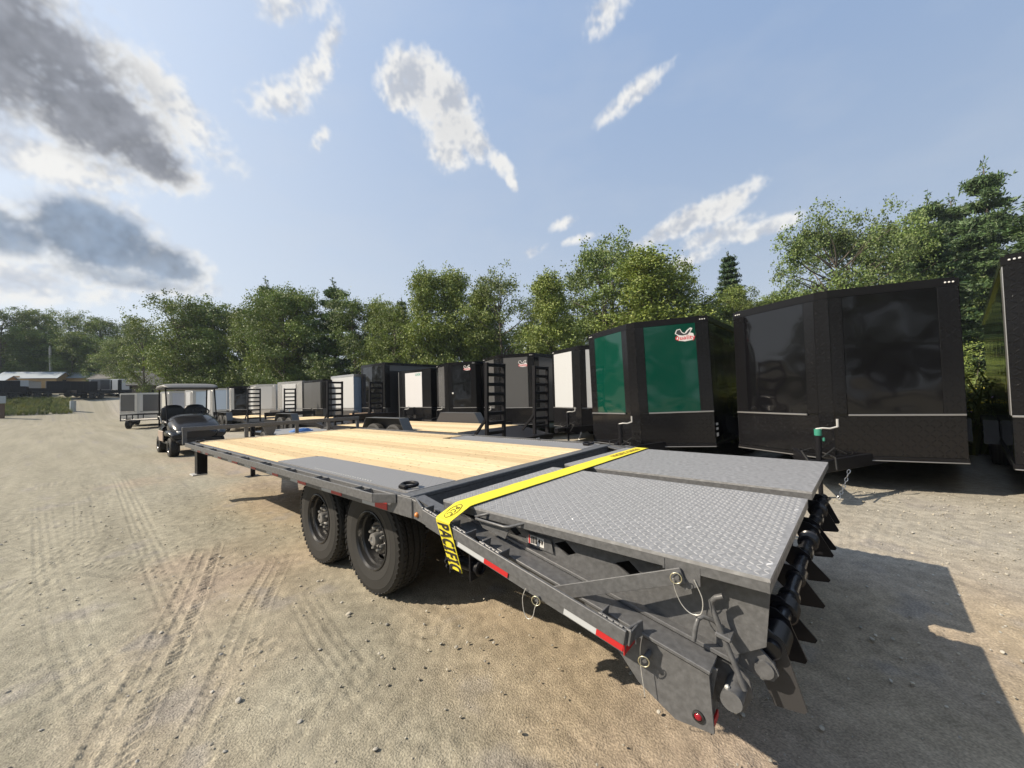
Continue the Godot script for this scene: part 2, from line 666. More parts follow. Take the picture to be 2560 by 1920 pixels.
func axis_lines(a: float, b: float, step: float, lo: float, hi: float, growth: float, f0: float, f1: float, fine: float) -> PackedFloat32Array:
	var left := []
	var s := step
	var v := a
	while v > lo:
		s *= growth
		v -= s
		left.append(v)
	left.reverse()
	var out := PackedFloat32Array(left)
	v = a
	while v < b:
		out.append(v)
		v += fine if v > f0 and v < f1 else step
	s = step
	while v < hi:
		out.append(v)
		s *= growth
		v += s
	out.append(v)
	return out


func ground() -> void:
	var xs := axis_lines(-1.6, 6.4, 0.022, -500.0, 500.0, 1.085, -0.35, 1.5, 0.012)
	var zs := axis_lines(-6.8, 1.7, 0.022, -700.0, 90.0, 1.085, -5.2, -1.7, 0.013)
	var nx := xs.size()
	var nz := zs.size()
	var H := PackedFloat32Array()
	H.resize(nx * nz)
	var n1 := noise(0.22, 2, 31)
	var n2 := noise(1.9, 3, 32)
	var n3 := noise(9.0, 3, 33)
	var n4 := noise(0.8, 2, 34)
	for j in nz:
		var z := zs[j]
		for i in nx:
			var x := xs[i]
			var near := 1.0 if (x > -3.5 and x < 9.0 and z > -12.0 and z < 3.0) else 0.0
			var e: float = rise(x, z) + n1.get_noise_2d(x, z) * 0.022
			if near > 0.0:
				var rough := n2.get_noise_2d(x, z)
				e += rough * 0.0055 + n3.get_noise_2d(x, z) * (0.0032 + 0.006 * smoothstep(0.05, 0.45, n4.get_noise_2d(x, z)))
			H[j * nx + i] = e
	# ruts: [polyline, width, kind, depth]
	var v2 := func(a: Array) -> Array:
		var o := []
		for k in range(0, a.size(), 2):
			o.append(Vector2(a[k], a[k + 1]))
		return o
	var ruts := [
		[v2.call([1.06, -5.3, 1.0, -4.85, 0.62, -3.63, 0.36, -2.88, 0.2, -2.49, 0.1, -2.2, -0.05, -1.7]), 0.21, 0, 0.009],
		[v2.call([1.42, -4.2, 1.3, -3.88, 0.92, -3.19, 0.55, -2.4, 0.33, -2.0, 0.1, -1.6]), 0.19, 0, 0.009],
		[v2.call([1.25, -3.3, 1.17, -3.0, 1.06, -2.34, 1.02, -1.95, 1.0, -1.5]), 0.22, 1, 0.008],
		[v2.call([0.85, -11.0, 0.76, -8.6, 0.66, -5.8, 0.60, -4.3, 0.57, -3.3, 0.52, -2.6]), 0.24, 1, 0.007],
		[v2.call([-0.10, -9.0, 0.0, -5.4, 0.09, -3.6, 0.17, -2.7, 0.22, -2.2]), 0.24, 1, 0.007],
		[v2.call([-0.5, -7.0, 0.1, -5.2, 0.6, -4.3, 1.4, -3.75]), 0.20, 0, 0.007],
		[v2.call([0.3, -9.5, 0.25, -6.4, -0.2, -4.6, -0.5, -3.2]), 0.22, 1, 0.006],
		[v2.call([2.2, 0.55, 3.2, 0.30, 4.5, 0.25, 6.4, 0.55]), 0.30, 1, 0.010],
		[v2.call([2.3, 0.22, 3.6, -0.02, 5.0, 0.02, 6.6, 0.30]), 0.26, 1, 0.009],
		[v2.call([2.0, 0.85, 3.4, 0.62, 4.8, 0.70, 6.4, 1.05]), 0.24, 0, 0.006],
	]
	for r in ruts:
		var pts: Array = r[0]
		var run := 0.0
		r.append([0.7, 0.55, 0.30, 0.38, 0.32, 0.38, 0.26, 0.6, 0.55, 0.5][ruts.find(r)])
		var whole := 0.0
		for k in pts.size() - 1:
			whole += pts[k].distance_to(pts[k + 1])
		r.append(whole)
		for k in pts.size() - 1:
			var a: Vector2 = pts[k]
			var b: Vector2 = pts[k + 1]
			var len_ := a.distance_to(b)
			var dir := (b - a) / len_
			var reach: float = r[1] * 0.5 + 0.05
			var i0 := xs.bsearch(minf(a.x, b.x) - reach)
			var i1 := xs.bsearch(maxf(a.x, b.x) + reach)
			var j0 := zs.bsearch(minf(a.y, b.y) - reach)
			var j1 := zs.bsearch(maxf(a.y, b.y) + reach)
			for j in range(j0, mini(j1, nz - 1) + 1):
				for i in range(i0, mini(i1, nx - 1) + 1):
					var q := Vector2(xs[i], zs[j]) - a
					var s := q.dot(dir)
					if s < 0.0 or s >= len_:
						continue
					var u := q.dot(Vector2(-dir.y, dir.x))
					var hw: float = r[1] * 0.5
					if absf(u) > reach:
						continue
					var inside := smoothstep(hw + 0.006, hw - 0.012, absf(u))
					var berm := exp(-pow((absf(u) - hw - 0.008) / 0.010, 2.0))
					var worn := clampf(0.85 + n2.get_noise_2d(xs[i] * 1.3 + 9.0, zs[j] * 1.3) * 1.0, 0.25, 1.15)
					var e: float = berm * 0.007 - inside * r[3] * 0.7
					if r[2] == 0:
						# two ribs and slanted lugs
						var rib := exp(-pow((absf(u) - hw * 0.33) / 0.0075, 2.0))
						var lug := sin((run + s + absf(u) * 0.55) * TAU / 0.056)
						e += inside * r[3] * (1.3 * rib + 1.5 * clampf(lug * 1.6, -0.4, 1.0) * smoothstep(hw * 0.38, hw * 0.5, absf(u)))
					else:
						e += inside * r[3] * 0.9 * clampf(sin(u * TAU / (r[1] / 4.0)) * 1.5, -0.6, 1.0)
					var along: float = run + s
					H[j * nx + i] += e * worn * r[4] * smoothstep(0.0, 0.7, along) * smoothstep(0.0, 0.5, r[5] - along)
			run += len_
	var V := PackedVector3Array()
	var N := PackedVector3Array()
	var U := PackedVector2Array()
	var C := PackedColorArray()
	V.resize(nx * nz)
	N.resize(nx * nz)
	U.resize(nx * nz)
	C.resize(nx * nz)
	var p1 := noise(0.35, 3, 41)
	var p2 := noise(1.3, 4, 42)
	var p3 := noise(1.0, 3, 43)
	for j in nz:
		var z := zs[j]
		var jm := maxi(j - 1, 0)
		var jp := mini(j + 1, nz - 1)
		for i in nx:
			var x := xs[i]
			var o := j * nx + i
			var im := maxi(i - 1, 0)
			var ip := mini(i + 1, nx - 1)
			V[o] = Vector3(x, H[o], z)
			N[o] = Vector3(-(H[j * nx + ip] - H[j * nx + im]) / (xs[ip] - xs[im]), 1.0, -(H[jp * nx + i] - H[jm * nx + i]) / (zs[jp] - zs[jm])).normalized()
			U[o] = Vector2(x, z)
			var a := p1.get_noise_2d(x, z)
			var b := p2.get_noise_2d(x, z)
			var side := smoothstep(-0.2, 1.6, x + 0.12 * z + a * 1.4)
			var c := Vector3(0.405, 0.382, 0.302).lerp(Vector3(0.490, 0.410, 0.298), side)
			c = c.lerp(Vector3(0.455, 0.380, 0.320), clampf(a * 1.5 - 0.1, 0, 0.7) * side)
			c = c.lerp(Vector3(0.500, 0.470, 0.400), smoothstep(3.6, 5.6, x + a))
			c = c.lerp(Vector3(0.310, 0.292, 0.275), smoothstep(0.28, 0.62, b + a * 0.35) * 0.55)
			c *= 1.0 + b * 0.14 + p3.get_noise_2d(x * 1.6, z * 0.10) * 0.16 + p3.get_noise_2d(x * 5.0 + z * 0.6, z * 0.22 + 40.0) * 0.08
			# weeds beyond the row and on the far bank
			var green := smoothstep(11.5, 13.0, x + a * 1.2 + 0.1 * absf(z)) if z > -6.0 else smoothstep(13.0, 16.0, x + a)
			green = maxf(green, smoothstep(95.0, 105.0, -z))
			green = maxf(green, smoothstep(67.5, 69.0, -z + a) * smoothstep(90.0, 84.0, -z) * smoothstep(1.5, -0.5, x + a))
			c = c.lerp(Vector3(0.060, 0.070, 0.026), clampf(green, 0, 1))
			C[o] = Color(c.x, c.y, c.z)
	var I := PackedInt32Array()
	I.resize((nx - 1) * (nz - 1) * 6)
	var w := 0
	for j in nz - 1:
		for i in nx - 1:
			var o := j * nx + i
			I[w] = o
			I[w + 1] = o + 1
			I[w + 2] = o + nx
			I[w + 3] = o + 1
			I[w + 4] = o + nx + 1
			I[w + 5] = o + nx
			w += 6
	var arr := []
	arr.resize(Mesh.ARRAY_MAX)
	arr[Mesh.ARRAY_VERTEX] = V
	arr[Mesh.ARRAY_NORMAL] = N
	arr[Mesh.ARRAY_TEX_UV] = U
	arr[Mesh.ARRAY_COLOR] = C
	arr[Mesh.ARRAY_INDEX] = I
	var me := ArrayMesh.new()
	me.add_surface_from_arrays(Mesh.PRIMITIVE_TRIANGLES, arr)
	var m := StandardMaterial3D.new()
	m.vertex_color_use_as_albedo = true
	m.albedo_texture = noise_tex(0.07, 6, 51, 1024, 0.72, 1.0)
	m.uv1_scale = Vector3(0.83, 0.83, 1)
	m.roughness = 0.95
	m.metallic_specular = 0.25
	m.heightmap_enabled = true
	m.heightmap_texture = noise_tex(0.10, 5, 52, 1024)
	m.heightmap_scale = 0.34
	var d := noise_tex(0.02, 4, 53, 512, 0.84, 1.0)
	m.detail_enabled = true
	m.detail_albedo = d
	m.detail_blend_mode = BaseMaterial3D.BLEND_MODE_MUL
	m.detail_uv_layer = BaseMaterial3D.DETAIL_UV_1
	var g := P(me, "ground", m)
	tag(g, "packed sand and gravel yard with tyre tracks", "", "", "structure")
	# pale strip of the road along the foot of the far bank
	var st := S()
	for k in 30:
		var x0 := -60.0 + k * 4.0
		var x1 := x0 + 4.0
		for e in [[x0, x1]]:
			var z0 := -65.0 - 0.02 * x0
			quad(st, Vector3(x0, rise(x0, z0) + 0.03, z0), Vector3(x1, rise(x1, z0) + 0.03, z0), Vector3(x1, rise(x1, z0 - 1.5) + 0.03, z0 - 1.5), Vector3(x0, rise(x0, z0 - 1.5) + 0.03, z0 - 1.5), Vector3.UP)
	var road := P(st, "road", paint(0.46, 0.44, 0.38, 0.95))
	tag(road, "pale strip of lane along the foot of the far grass bank", "", "", "structure")


func multi(called: String, meshes: Mesh, xf: Array, cols: Array, m: Material, parent: Node, label := "") -> MultiMeshInstance3D:
	var mm := MultiMesh.new()
	mm.transform_format = MultiMesh.TRANSFORM_3D
	mm.use_colors = cols.size() > 0
	mm.mesh = meshes
	mm.instance_count = xf.size()
	for i in xf.size():
		mm.set_instance_transform(i, xf[i])
		if cols.size():
			mm.set_instance_color(i, cols[i])
	var o := MultiMeshInstance3D.new()
	o.multimesh = mm
	o.material_override = m
	if parent == null:
		o.name = numbered(called)
		add_child(o)
		tag(o, label, "", "", "stuff")
	else:
		o.name = called
		parent.add_child(o, true)
		o.transform = cur if parent.get_parent() == self else Transform3D()
		tag(o, "", "", "", "stuff")
	return o


func grass_and_gravel() -> void:
	# pebbles
	var st := S()
	var r := RandomNumberGenerator.new()
	r.seed = 77
	var pr := []
	for v in [[0.0, -0.6], [0.8, -0.35], [1.0, 0.1], [0.65, 0.5], [0.0, 0.62]]:
		pr.append(Vector2(v[0], v[1]))
	lathe(st, pr, Transform3D(Basis.from_euler(Vector3(0.2, 0, 0.15)), Vector3.ZERO), 7)
	var stone := done(st)
	var xf := []
	var cols := []
	var pn := noise(0.8, 3, 61)
	while xf.size() < 16000:
		var x := r.randf_range(-2.2, 7.4)
		var z := r.randf_range(-9.0, 1.9)
		var dens := 0.22 + clampf(pn.get_noise_2d(x, z) * 1.2, 0, 0.8) + smoothstep(3.2, 4.8, x) * 0.9
		if r.randf() > dens:
			continue
		var s := 0.0025 + 0.009 * pow(r.randf(), 4.0)
		if r.randf() < 0.004:
			s = r.randf_range(0.010, 0.018)
		xf.append(Transform3D(Basis.from_euler(Vector3(r.randf() * 0.6, r.randf() * TAU, r.randf() * 0.6)).scaled(Vector3(s * r.randf_range(0.8, 1.5), s * 0.8, s)), Vector3(x, s * 0.3 + 0.002, z)))
		var v := r.randf_range(0.75, 1.35)
		var t := r.randf()
		cols.append(Color(0.30 * v, (0.27 + 0.02 * t) * v, (0.21 + 0.05 * t) * v))
	var pm := StandardMaterial3D.new()
	pm.vertex_color_use_as_albedo = true
	pm.roughness = 0.85
	multi("gravel", stone, xf, cols, pm, null, "loose gravel and pebbles scattered over the yard")
	# weeds
	var gm := StandardMaterial3D.new()
	gm.vertex_color_use_as_albedo = true
	gm.roughness = 0.7
	gm.backlight_enabled = true
	gm.backlight = Color(0.5, 0.5, 0.3)
	var tuft := tuft_mesh(14, r)
	for area in [["tall_weeds", 11.6, 26.0, -4.5, 9.0, 5200, 0.9, 1.65, "tall yellow green weeds in flower between the black trailers and the trees"], ["bank_grass", -34.0, 1.2, -78.0, -67.5, 5200, 0.45, 0.75, "long green grass on the bank at the far end of the yard"]]:
		xf = []
		cols = []
		for i in area[5]:
			var x := r.randf_range(area[1], area[2])
			var z := r.randf_range(area[3], area[4])
			var s := r.randf_range(area[6], area[7])
			xf.append(Transform3D(Basis(Vector3.UP, r.randf() * TAU).scaled(Vector3(s, s * r.randf_range(0.7, 1.2), s)), Vector3(x, rise(x, z) - 0.03, z)))
			var v := r.randf_range(0.7, 1.3)
			var y := clampf(pn.get_noise_2d(x * 0.5, z * 0.5) + r.randf_range(-0.2, 0.5), 0, 1)
			cols.append(Color((0.10 + 0.13 * y) * v, (0.135 + 0.08 * y) * v, 0.032 * v))
		multi(area[0], tuft, xf, cols, gm, null, area[8])
	# flower heads on the weeds
	var fs := S()
	lathe(fs, [Vector2(0, -0.02), Vector2(0.03, 0), Vector2(0, 0.02)], Transform3D(), 5)
	var flower := done(fs)
	xf = []
	cols = []
	for i in 2600:
		var x := r.randf_range(11.8, 17.0)
		var z := r.randf_range(-3.0, 7.0)
		if pn.get_noise_2d(x * 0.6, z * 0.6) < -0.15:
			continue
		xf.append(Transform3D(Basis().scaled(Vector3.ONE * r.randf_range(0.7, 1.7)), Vector3(x, rise(x, z) + r.randf_range(0.45, 1.25), z)))
		cols.append(Color(0.62, 0.50, 0.03) if r.randf() < 0.75 else Color(0.45, 0.33, 0.45))
	multi("weed_flowers", flower, xf, cols, pm, null, "yellow and mauve flower heads among the tall weeds")


func tuft_mesh(blades: int, r: RandomNumberGenerator) -> ArrayMesh:
	var st := S()
	for b in blades:
		var a := r.randf() * TAU
		var h := r.randf_range(0.5, 1.0)
		var lean := r.randf_range(0.08, 0.45)
		var dir := Vector3(cos(a), 0, sin(a))
		var side := Vector3(-sin(a), 0, cos(a)) * 0.018
		var base := dir * r.randf_range(0.0, 0.14)
		var p1 := base + Vector3(0, h * 0.6, 0) + dir * lean * 0.3
		var p2 := base + Vector3(0, h, 0) + dir * lean
		quad(st, base - side, base + side, p1 + side, p1 - side, dir)
		tri(st, p1 - side, p1 + side, p2, dir)
		for l in 3:
			var t := r.randf_range(0.3, 0.95)
			var q := base.lerp(p2, t)
			var ld := Vector3(r.randf_range(-1, 1), r.randf_range(-0.1, 0.6), r.randf_range(-1, 1)).normalized() * r.randf_range(0.06, 0.14)
			tri(st, q, q + ld * 0.6 + Vector3(0, 0.02, 0) + side, q + ld, Vector3.UP)
	return done(st)


# ---- trees
func leaves(pts: Array, size: float, base: Color, vary: float, r: RandomNumberGenerator, needle := false) -> ArrayMesh:
	# pts: [centre, spread, count, tint, flatness]
	var total := 0
	for p in pts:
		total += p[2]
	var V := PackedVector3Array()
	var C := PackedColorArray()
	V.resize(total * 6)
	C.resize(total * 6)
	var w := 0
	for p in pts:
		var clump: float = p[3] * r.randf_range(0.82, 1.2)
		for i in p[2]:
			var o: Vector3 = Vector3(r.randfn(), r.randfn() * p[4], r.randfn()) * p[1] * 0.55
			var c: Vector3 = p[0] + o
			var n := Vector3(r.randf_range(-1, 1), r.randf_range(-0.35, 1.0), r.randf_range(-1, 1)).normalized()
			var u := n.cross(Vector3(r.randf_range(-1, 1), r.randf_range(-1, 1), r.randf_range(-1, 1))).normalized()
			var v := n.cross(u)
			var s := size * r.randf_range(0.65, 1.35)
			var wd := s * (0.16 if needle else 0.34)
			if needle:
				u = (u + Vector3(o.x, 0.1, o.z).normalized() * 0.9).normalized()
				v = n.cross(u).normalized()
			var a := c - u * s * 0.5
			var b := c + u * s * 0.5
			var l := c + v * wd - n * wd * 0.25
			var q := c - v * wd - n * wd * 0.25
			V[w] = a
			V[w + 1] = l
			V[w + 2] = b
			V[w + 3] = a
			V[w + 4] = b
			V[w + 5] = q
			var t := clump * (1.0 + r.randf_range(-vary, vary))
			var yel := r.randf_range(-0.05, 0.16)
			var col := Color(base.r * t * (1.0 + yel), base.g * t, base.b * t)
			for k in 6:
				C[w + k] = col
			w += 6
	var arr := []
	arr.resize(Mesh.ARRAY_MAX)
	arr[Mesh.ARRAY_VERTEX] = V
	arr[Mesh.ARRAY_COLOR] = C
	var me := ArrayMesh.new()
	me.add_surface_from_arrays(Mesh.PRIMITIVE_TRIANGLES, arr)
	return me


func limb(st: SurfaceTool, a: Vector3, b: Vector3, r0: float, r1: float, r: RandomNumberGenerator, bend := 0.08) -> void:
	var pts := []
	var L := a.distance_to(b)
	var off := Vector3(r.randf_range(-1, 1), r.randf_range(-0.3, 0.6), r.randf_range(-1, 1)) * L * bend
	for i in 5:
		var t := i / 4.0
		pts.append(a.lerp(b, t) + off * sin(t * PI))
	tube(st, pts, r0, 6, false, true, r1)


func tree_proto(kind: String, seed_: int) -> Array:
	# returns [trunk mesh, crown mesh]; made for a height of 10
	var r := RandomNumberGenerator.new()
	r.seed = seed_
	var st := S()
	var pts := []
	var base := Color(0.120, 0.170, 0.034)
	var leaf := 0.125
	var needle := false
	match kind:
		"round", "oval", "poplar", "sparse", "wide":
			var lean := Vector3(r.randf_range(-0.4, 0.4), 10.0, r.randf_range(-0.4, 0.4))
			limb(st, Vector3(0, -0.4, 0), lean * 0.82, 0.16, 0.04, r, 0.02)
			var lobes := 26
			var wide := 3.0
			var low := 0.12
			if kind == "oval":
				lobes = 26
				wide = 2.4
			elif kind == "poplar":
				lobes = 30
				wide = 1.75
				low = 0.05
				base = Color(0.165, 0.222, 0.046)
			elif kind == "sparse":
				lobes = 20
				wide = 2.5
				low = 0.35
				base = Color(0.125, 0.175, 0.040)
			elif kind == "wide":
				lobes = 30
				wide = 4.6
				low = 0.25
				base = Color(0.090, 0.138, 0.034)
			else:
				base = Color(0.098, 0.150, 0.032)
			for i in lobes:
				var t := low + (1.0 - low) * (i + 0.5) / lobes
				t = clampf(t + r.randf_range(-0.04, 0.04), 0.03, 0.97)
				var shape := 0.0
				if kind == "poplar":
					shape = 0.35 + 0.65 * sin(PI * pow(clampf((t - low) / (1.0 - low), 0, 1), 0.6))
					shape *= lerpf(1.0, 0.25, smoothstep(0.55, 1.0, t))
				else:
					shape = pow(sin(PI * clampf(0.08 + 0.88 * (t - low) / (1.0 - low), 0, 1)), 0.7)
				var ang := i * 2.399 + r.randf_range(-0.5, 0.5)
				var rad := wide * shape * r.randf_range(0.45, 1.0)
				var c := lean * t + Vector3(cos(ang) * rad, r.randf_range(-0.3, 0.5), sin(ang) * rad)
				c.y = minf(c.y, 9.6)
				limb(st, lean * clampf(t - 0.14, 0.05, 0.75), c, 0.055, 0.012, r, 0.10)
				var subs := 9 if kind == "sparse" else 16
				var lr := r.randf_range(0.65, 1.4) * (0.72 if kind == "poplar" else (0.8 if kind == "sparse" else 1.0))
				var tint := r.randf_range(0.75, 1.25)
				for k in subs:
					var o := Vector3(r.randfn(), r.randfn() * 0.75, r.randfn()).normalized() * lr * r.randf_range(0.55, 1.1)
					pts.append([c + o, 0.42 * r.randf_range(0.75, 1.2), r.randi_range(36, 92), tint, 0.7])
				# twig ends reaching out
				for k in 4:
					var o := Vector3(r.randf_range(-1, 1), r.randf_range(0.1, 1.0), r.randf_range(-1, 1)).normalized() * lr * r.randf_range(1.1, 1.5)
					pts.append([c + o, 0.22, 14, tint, 1.2])
			if kind == "wide":
				for k in 12:
					var a := r.randf() * TAU
					limb(st, lean * r.randf_range(0.3, 0.6), Vector3(cos(a) * 4.2, r.randf_range(5.0, 8.8), sin(a) * 4.2), 0.06, 0.012, r, 0.12)
		"pine":
			# white pine: whorls of long level boughs with tufts
			needle = true
			leaf = 0.21
			base = Color(0.060, 0.108, 0.036)
			limb(st, Vector3(0, -0.4, 0), Vector3(0.1, 9.9, 0), 0.17, 0.025, r, 0.01)
			for i in 13:
				var y := 1.9 + i * 0.62 + r.randf_range(-0.28, 0.28)
				var L := 3.1 * pow(clampf(1.0 - (y - 1.2) / 9.2, 0.0, 1.0), 0.85) * r.randf_range(0.75, 1.1)
				var n := 5 if i < 10 else 4
				for k in n:
					var a := i * 0.9 + TAU * k / n + r.randf_range(-0.3, 0.3)
					var l := L * r.randf_range(0.45, 1.25)
					var tip := Vector3(cos(a) * l, minf(y + l * r.randf_range(0.05, 0.35), 9.7), sin(a) * l)
					limb(st, Vector3(0.05, y - 0.1, 0), tip, 0.035, 0.008, r, 0.05)
					var tint := r.randf_range(0.75, 1.25)
					for s in 7:
						var t := 0.3 + 0.7 * s / 6.0
						var c := Vector3(0.05, y - 0.1, 0).lerp(tip, t) + Vector3(r.randf_range(-0.25, 0.25), 0.08, r.randf_range(-0.25, 0.25))
						pts.append([c, 0.30 + 0.16 * (1.0 - t), 62, tint, 0.5])
			pts.append([Vector3(0.1, 9.9, 0), 0.16, 40, 1.0, 2.2])
		"spruce":
			needle = true
			leaf = 0.18
			base = Color(0.050, 0.096, 0.038)
			limb(st, Vector3(0, -0.4, 0), Vector3(0, 9.9, 0), 0.13, 0.02, r, 0.005)
			for i in 24:
				var y := 0.7 + i * 0.385
				var L := 2.3 * (1.0 - y / 10.1) * r.randf_range(0.8, 1.12) + 0.12
				for k in 7:
					var a := i * 1.3 + TAU * k / 7.0 + r.randf_range(-0.2, 0.2)
					var tint := r.randf_range(0.75, 1.2)
					for s in 4:
						var t := 0.3 + 0.7 * s / 3.0
						pts.append([Vector3(cos(a) * L * t, y - 0.12 * t + 0.1 * t * t, sin(a) * L * t), 0.17 + 0.10 * (1.0 - t), 34, tint, 0.5])
			pts.append([Vector3(0, 9.9, 0), 0.08, 24, 1.0, 3.0])
		"bush":
			base = Color(0.150, 0.208, 0.044)
			leaf = 0.125
			for i in 7:
				var a := r.randf() * TAU
				var c := Vector3(cos(a) * r.randf_range(0.3, 2.6), r.randf_range(1.2, 6.5), sin(a) * r.randf_range(0.3, 2.6))
				limb(st, Vector3(r.randf_range(-0.3, 0.3), -0.2, r.randf_range(-0.3, 0.3)), c, 0.06, 0.012, r, 0.08)
				var tint := r.randf_range(0.75, 1.25)
				for k in 15:
					var o := Vector3(r.randfn(), r.randfn(), r.randfn()).normalized() * r.randf_range(0.5, 1.7)
					pts.append([(c + o).max(Vector3(-9, 0.15, -9)), 0.5, 66, tint, 0.9])
	return [done(st), leaves(pts, leaf, base, 0.22, r, needle)]


func forest() -> void:
	var leaf_m := StandardMaterial3D.new()
	leaf_m.vertex_color_use_as_albedo = true
	leaf_m.roughness = 0.55
	leaf_m.backlight_enabled = true
	leaf_m.backlight = Color(0.62, 0.62, 0.40)
	var bark := bumpy(paint(0.095, 0.080, 0.064, 0.9), M.fine, 0.4, 1.2)
	var protos := {}
	for k in [["round", 3], ["oval", 4], ["poplar", 5], ["sparse", 6], ["wide", 7], ["pine", 8], ["spruce", 9], ["bush", 10], ["round2", 12], ["oval2", 13]]:
		protos[k[0]] = tree_proto(k[0].trim_suffix("2"), k[1])
	var words := {
		"round": ["leafy_tree", "round dark green leafy tree"], "round2": ["leafy_tree", "broad mid green leafy tree"], "oval": ["leafy_tree", "tall oval green leafy tree"], "oval2": ["leafy_tree", "upright mid green leafy tree"],
		"poplar": ["poplar_tree", "pointed yellow green poplar tree"], "sparse": ["thin_tree", "thin open crowned tree"], "wide": ["wide_tree", "wide spreading tree with bare limbs showing"],
		"pine": ["pine_tree", "white pine with level boughs"], "spruce": ["spruce_tree", "narrow dark spruce"], "bush": ["bush", "leafy green bush"],
	}
	# [kind, x, z, height, width factor, what tells it apart]
	var list := [
		["round", -9.5, -108.0, 14.1, 1.0, "at the far left edge of the hill wood"],
		["round2", -5.7, -103.0, 13.7, 1.0, "second from the left on the hill wood skyline"],
		["oval", -1.6, -104.0, 14.1, 1.1, "behind the leftmost utility pole"],
		["round", 2.4, -102.0, 13.7, 1.05, "above the brown far sheds"],
		["oval2", 5.6, -100.0, 13.1, 1.1, "on the skyline above the dark far sheds"],
		["round2", 8.6, -98.0, 12.8, 1.0, "behind the second utility pole"],
		["pine", -3.4, -112.0, 14.4, 0.9, "darkest pine of the far left hill wood"],
		["spruce", 12.8, -66.0, 15.0, 1.0, "highest point behind the open tree over the golf cart"],
		["sparse", 7.6, -50.5, 12.9, 1.0, "with airy top over the golf cart"],
		["sparse", 6.2, -57.0, 10.9, 0.8, "thin bare trunked, left of the golf cart"],
		["oval", 9.4, -53.0, 12.3, 1.0, "right behind the golf cart roof"],
		["round2", 11.2, -50.0, 12.3, 1.0, "between golf cart and white pine, behind"],
		["oval2", 12.4, -45.0, 11.8, 1.0, "left of the broken topped pine"],
		["pine", 13.9, -44.0, 13.9, 0.8, "thin topped, rising left of the middle gap"],
		["round", 13.2, -38.0, 11.8, 1.0, "in front of the thin topped pine"],
		["oval2", 15.0, -38.5, 12.4, 1.0, "between the two tall pines left of the middle"],
		["pine", 16.6, -35.0, 12.4, 1.0, "with boughs reaching right into the middle gap"],
		["round2", 16.9, -32.2, 11.0, 0.95, "low crowned beside the middle gap"],
		["spruce", 19.3, -28.5, 10.2, 0.9, "small pointed, just right of the middle gap"],
		["bush", 17.0, -26.5, 7.0, 1.0, "tall, below the small spruce"],
		["poplar", 18.2, -30.0, 10.6, 1.0, "shorter, left of the double topped poplars"],
		["oval2", 17.8, -27.6, 9.4, 1.0, "between the middle gap and the double topped poplars"],
		["poplar", 22.4, -21.6, 10.6, 0.9, "slim, right behind the double topped poplars"],
		["oval", 14.2, -41.5, 12.6, 1.1, "filling the belt below the thin topped pine"],
		["round", 10.2, -49.0, 12.2, 1.1, "dark, right of the open tree over the golf cart"],
		["poplar", 18.7, -24.6, 12.2, 0.95, "left twin of the double topped poplars"],
		["poplar", 20.5, -23.6, 12.4, 0.95, "right twin of the double topped poplars"],
		["sparse", 22.7, -19.8, 11.6, 1.0, "pale and feathery behind the grey trailer"],
		["oval", 24.5, -24.0, 10.2, 1.0, "filling the gap behind the feathery tree"],
		["poplar", 21.6, -14.4, 10.0, 1.05, "lone, bright, above the white panelled trailer"],
		["oval2", 27.0, -18.0, 10.6, 1.0, "dim, behind the lone bright poplar"],
		["round", 27.4, -13.6, 13.2, 0.95, "darkest crown left of the green trailer"],
		["oval", 30.2, -5.0, 8.6, 0.9, "low, beside the left corner of the big black trailer"],
		["round2", 29.6, -10.6, 10.2, 1.0, "right behind the bright poplar over the green trailer"],
		["pine", 38.0, 10.4, 12.6, 0.9, "lower one against the right edge"],
		["pine", 46.0, 7.6, 15.4, 0.85, "far one between the two tall pines at the right edge"],
		["sparse", 30.8, -13.8, 14.4, 1.2, "with feathery top over the green trailer"],
		["poplar", 24.6, -8.6, 10.9, 1.5, "bright and full over the green trailer"],
		["oval", 27.4, -8.0, 10.4, 1.0, "right of the bright poplar over the green trailer"],
		["spruce", 34.1, -6.1, 12.0, 1.0, "standing free in the gap left of the big black trailer"],
		["oval2", 36.0, -8.5, 8.2, 1.0, "low in the gap behind the free standing spruce"],
		["round2", 31.4, -3.2, 8.0, 0.9, "over the left corner of the big black trailer"],
		["wide", 32.6, 0.2, 12.9, 0.78, "left one above the big black trailer"],
		["wide", 37.0, 2.4, 12.8, 0.80, "right one above the big black trailer"],
		["pine", 43.4, 4.6, 13.4, 0.8, "behind the right end of the big black trailer"],
		["pine", 44.4, 6.0, 15.6, 0.75, "tall, left of the two at the right edge"],
		["pine", 42.9, 8.7, 16.4, 0.75, "tallest, at the right edge"],
		["pine", 39.5, 7.2, 11.4, 0.95, "below the tall pines at the right edge"],
		["spruce", 36.0, 5.0, 11.0, 1.3, "over the gap between the two black trailers"],
		["pine", 41.2, 11.6, 15.2, 0.8, "behind the rightmost trailer"],
		["pine", 35.0, 9.6, 12.0, 1.2, "dark, behind the rightmost trailer"],
	]
	# the deep second row that closes the wood
	var r := RandomNumberGenerator.new()
	r.seed = 19
	var back := []
	for i in 34:
		var t := i / 33.0
		var p := Vector2(-16.0, -128.0).lerp(Vector2(24.0, -58.0), t / 0.35) if t < 0.35 else Vector2(22.0, -52.0).lerp(Vector2(56.0, 22.0), (t - 0.35) / 0.65)
		back.append([["round", "oval", "round2", "oval2"][i % 4], p.x + r.randf_range(-1.5, 1.5), p.y + r.randf_range(-2, 2), (11.0 if t < 0.35 else lerpf(9.5, 11.0, (t - 0.35) / 0.65)) * r.randf_range(0.85, 1.0), 1.25, ""])
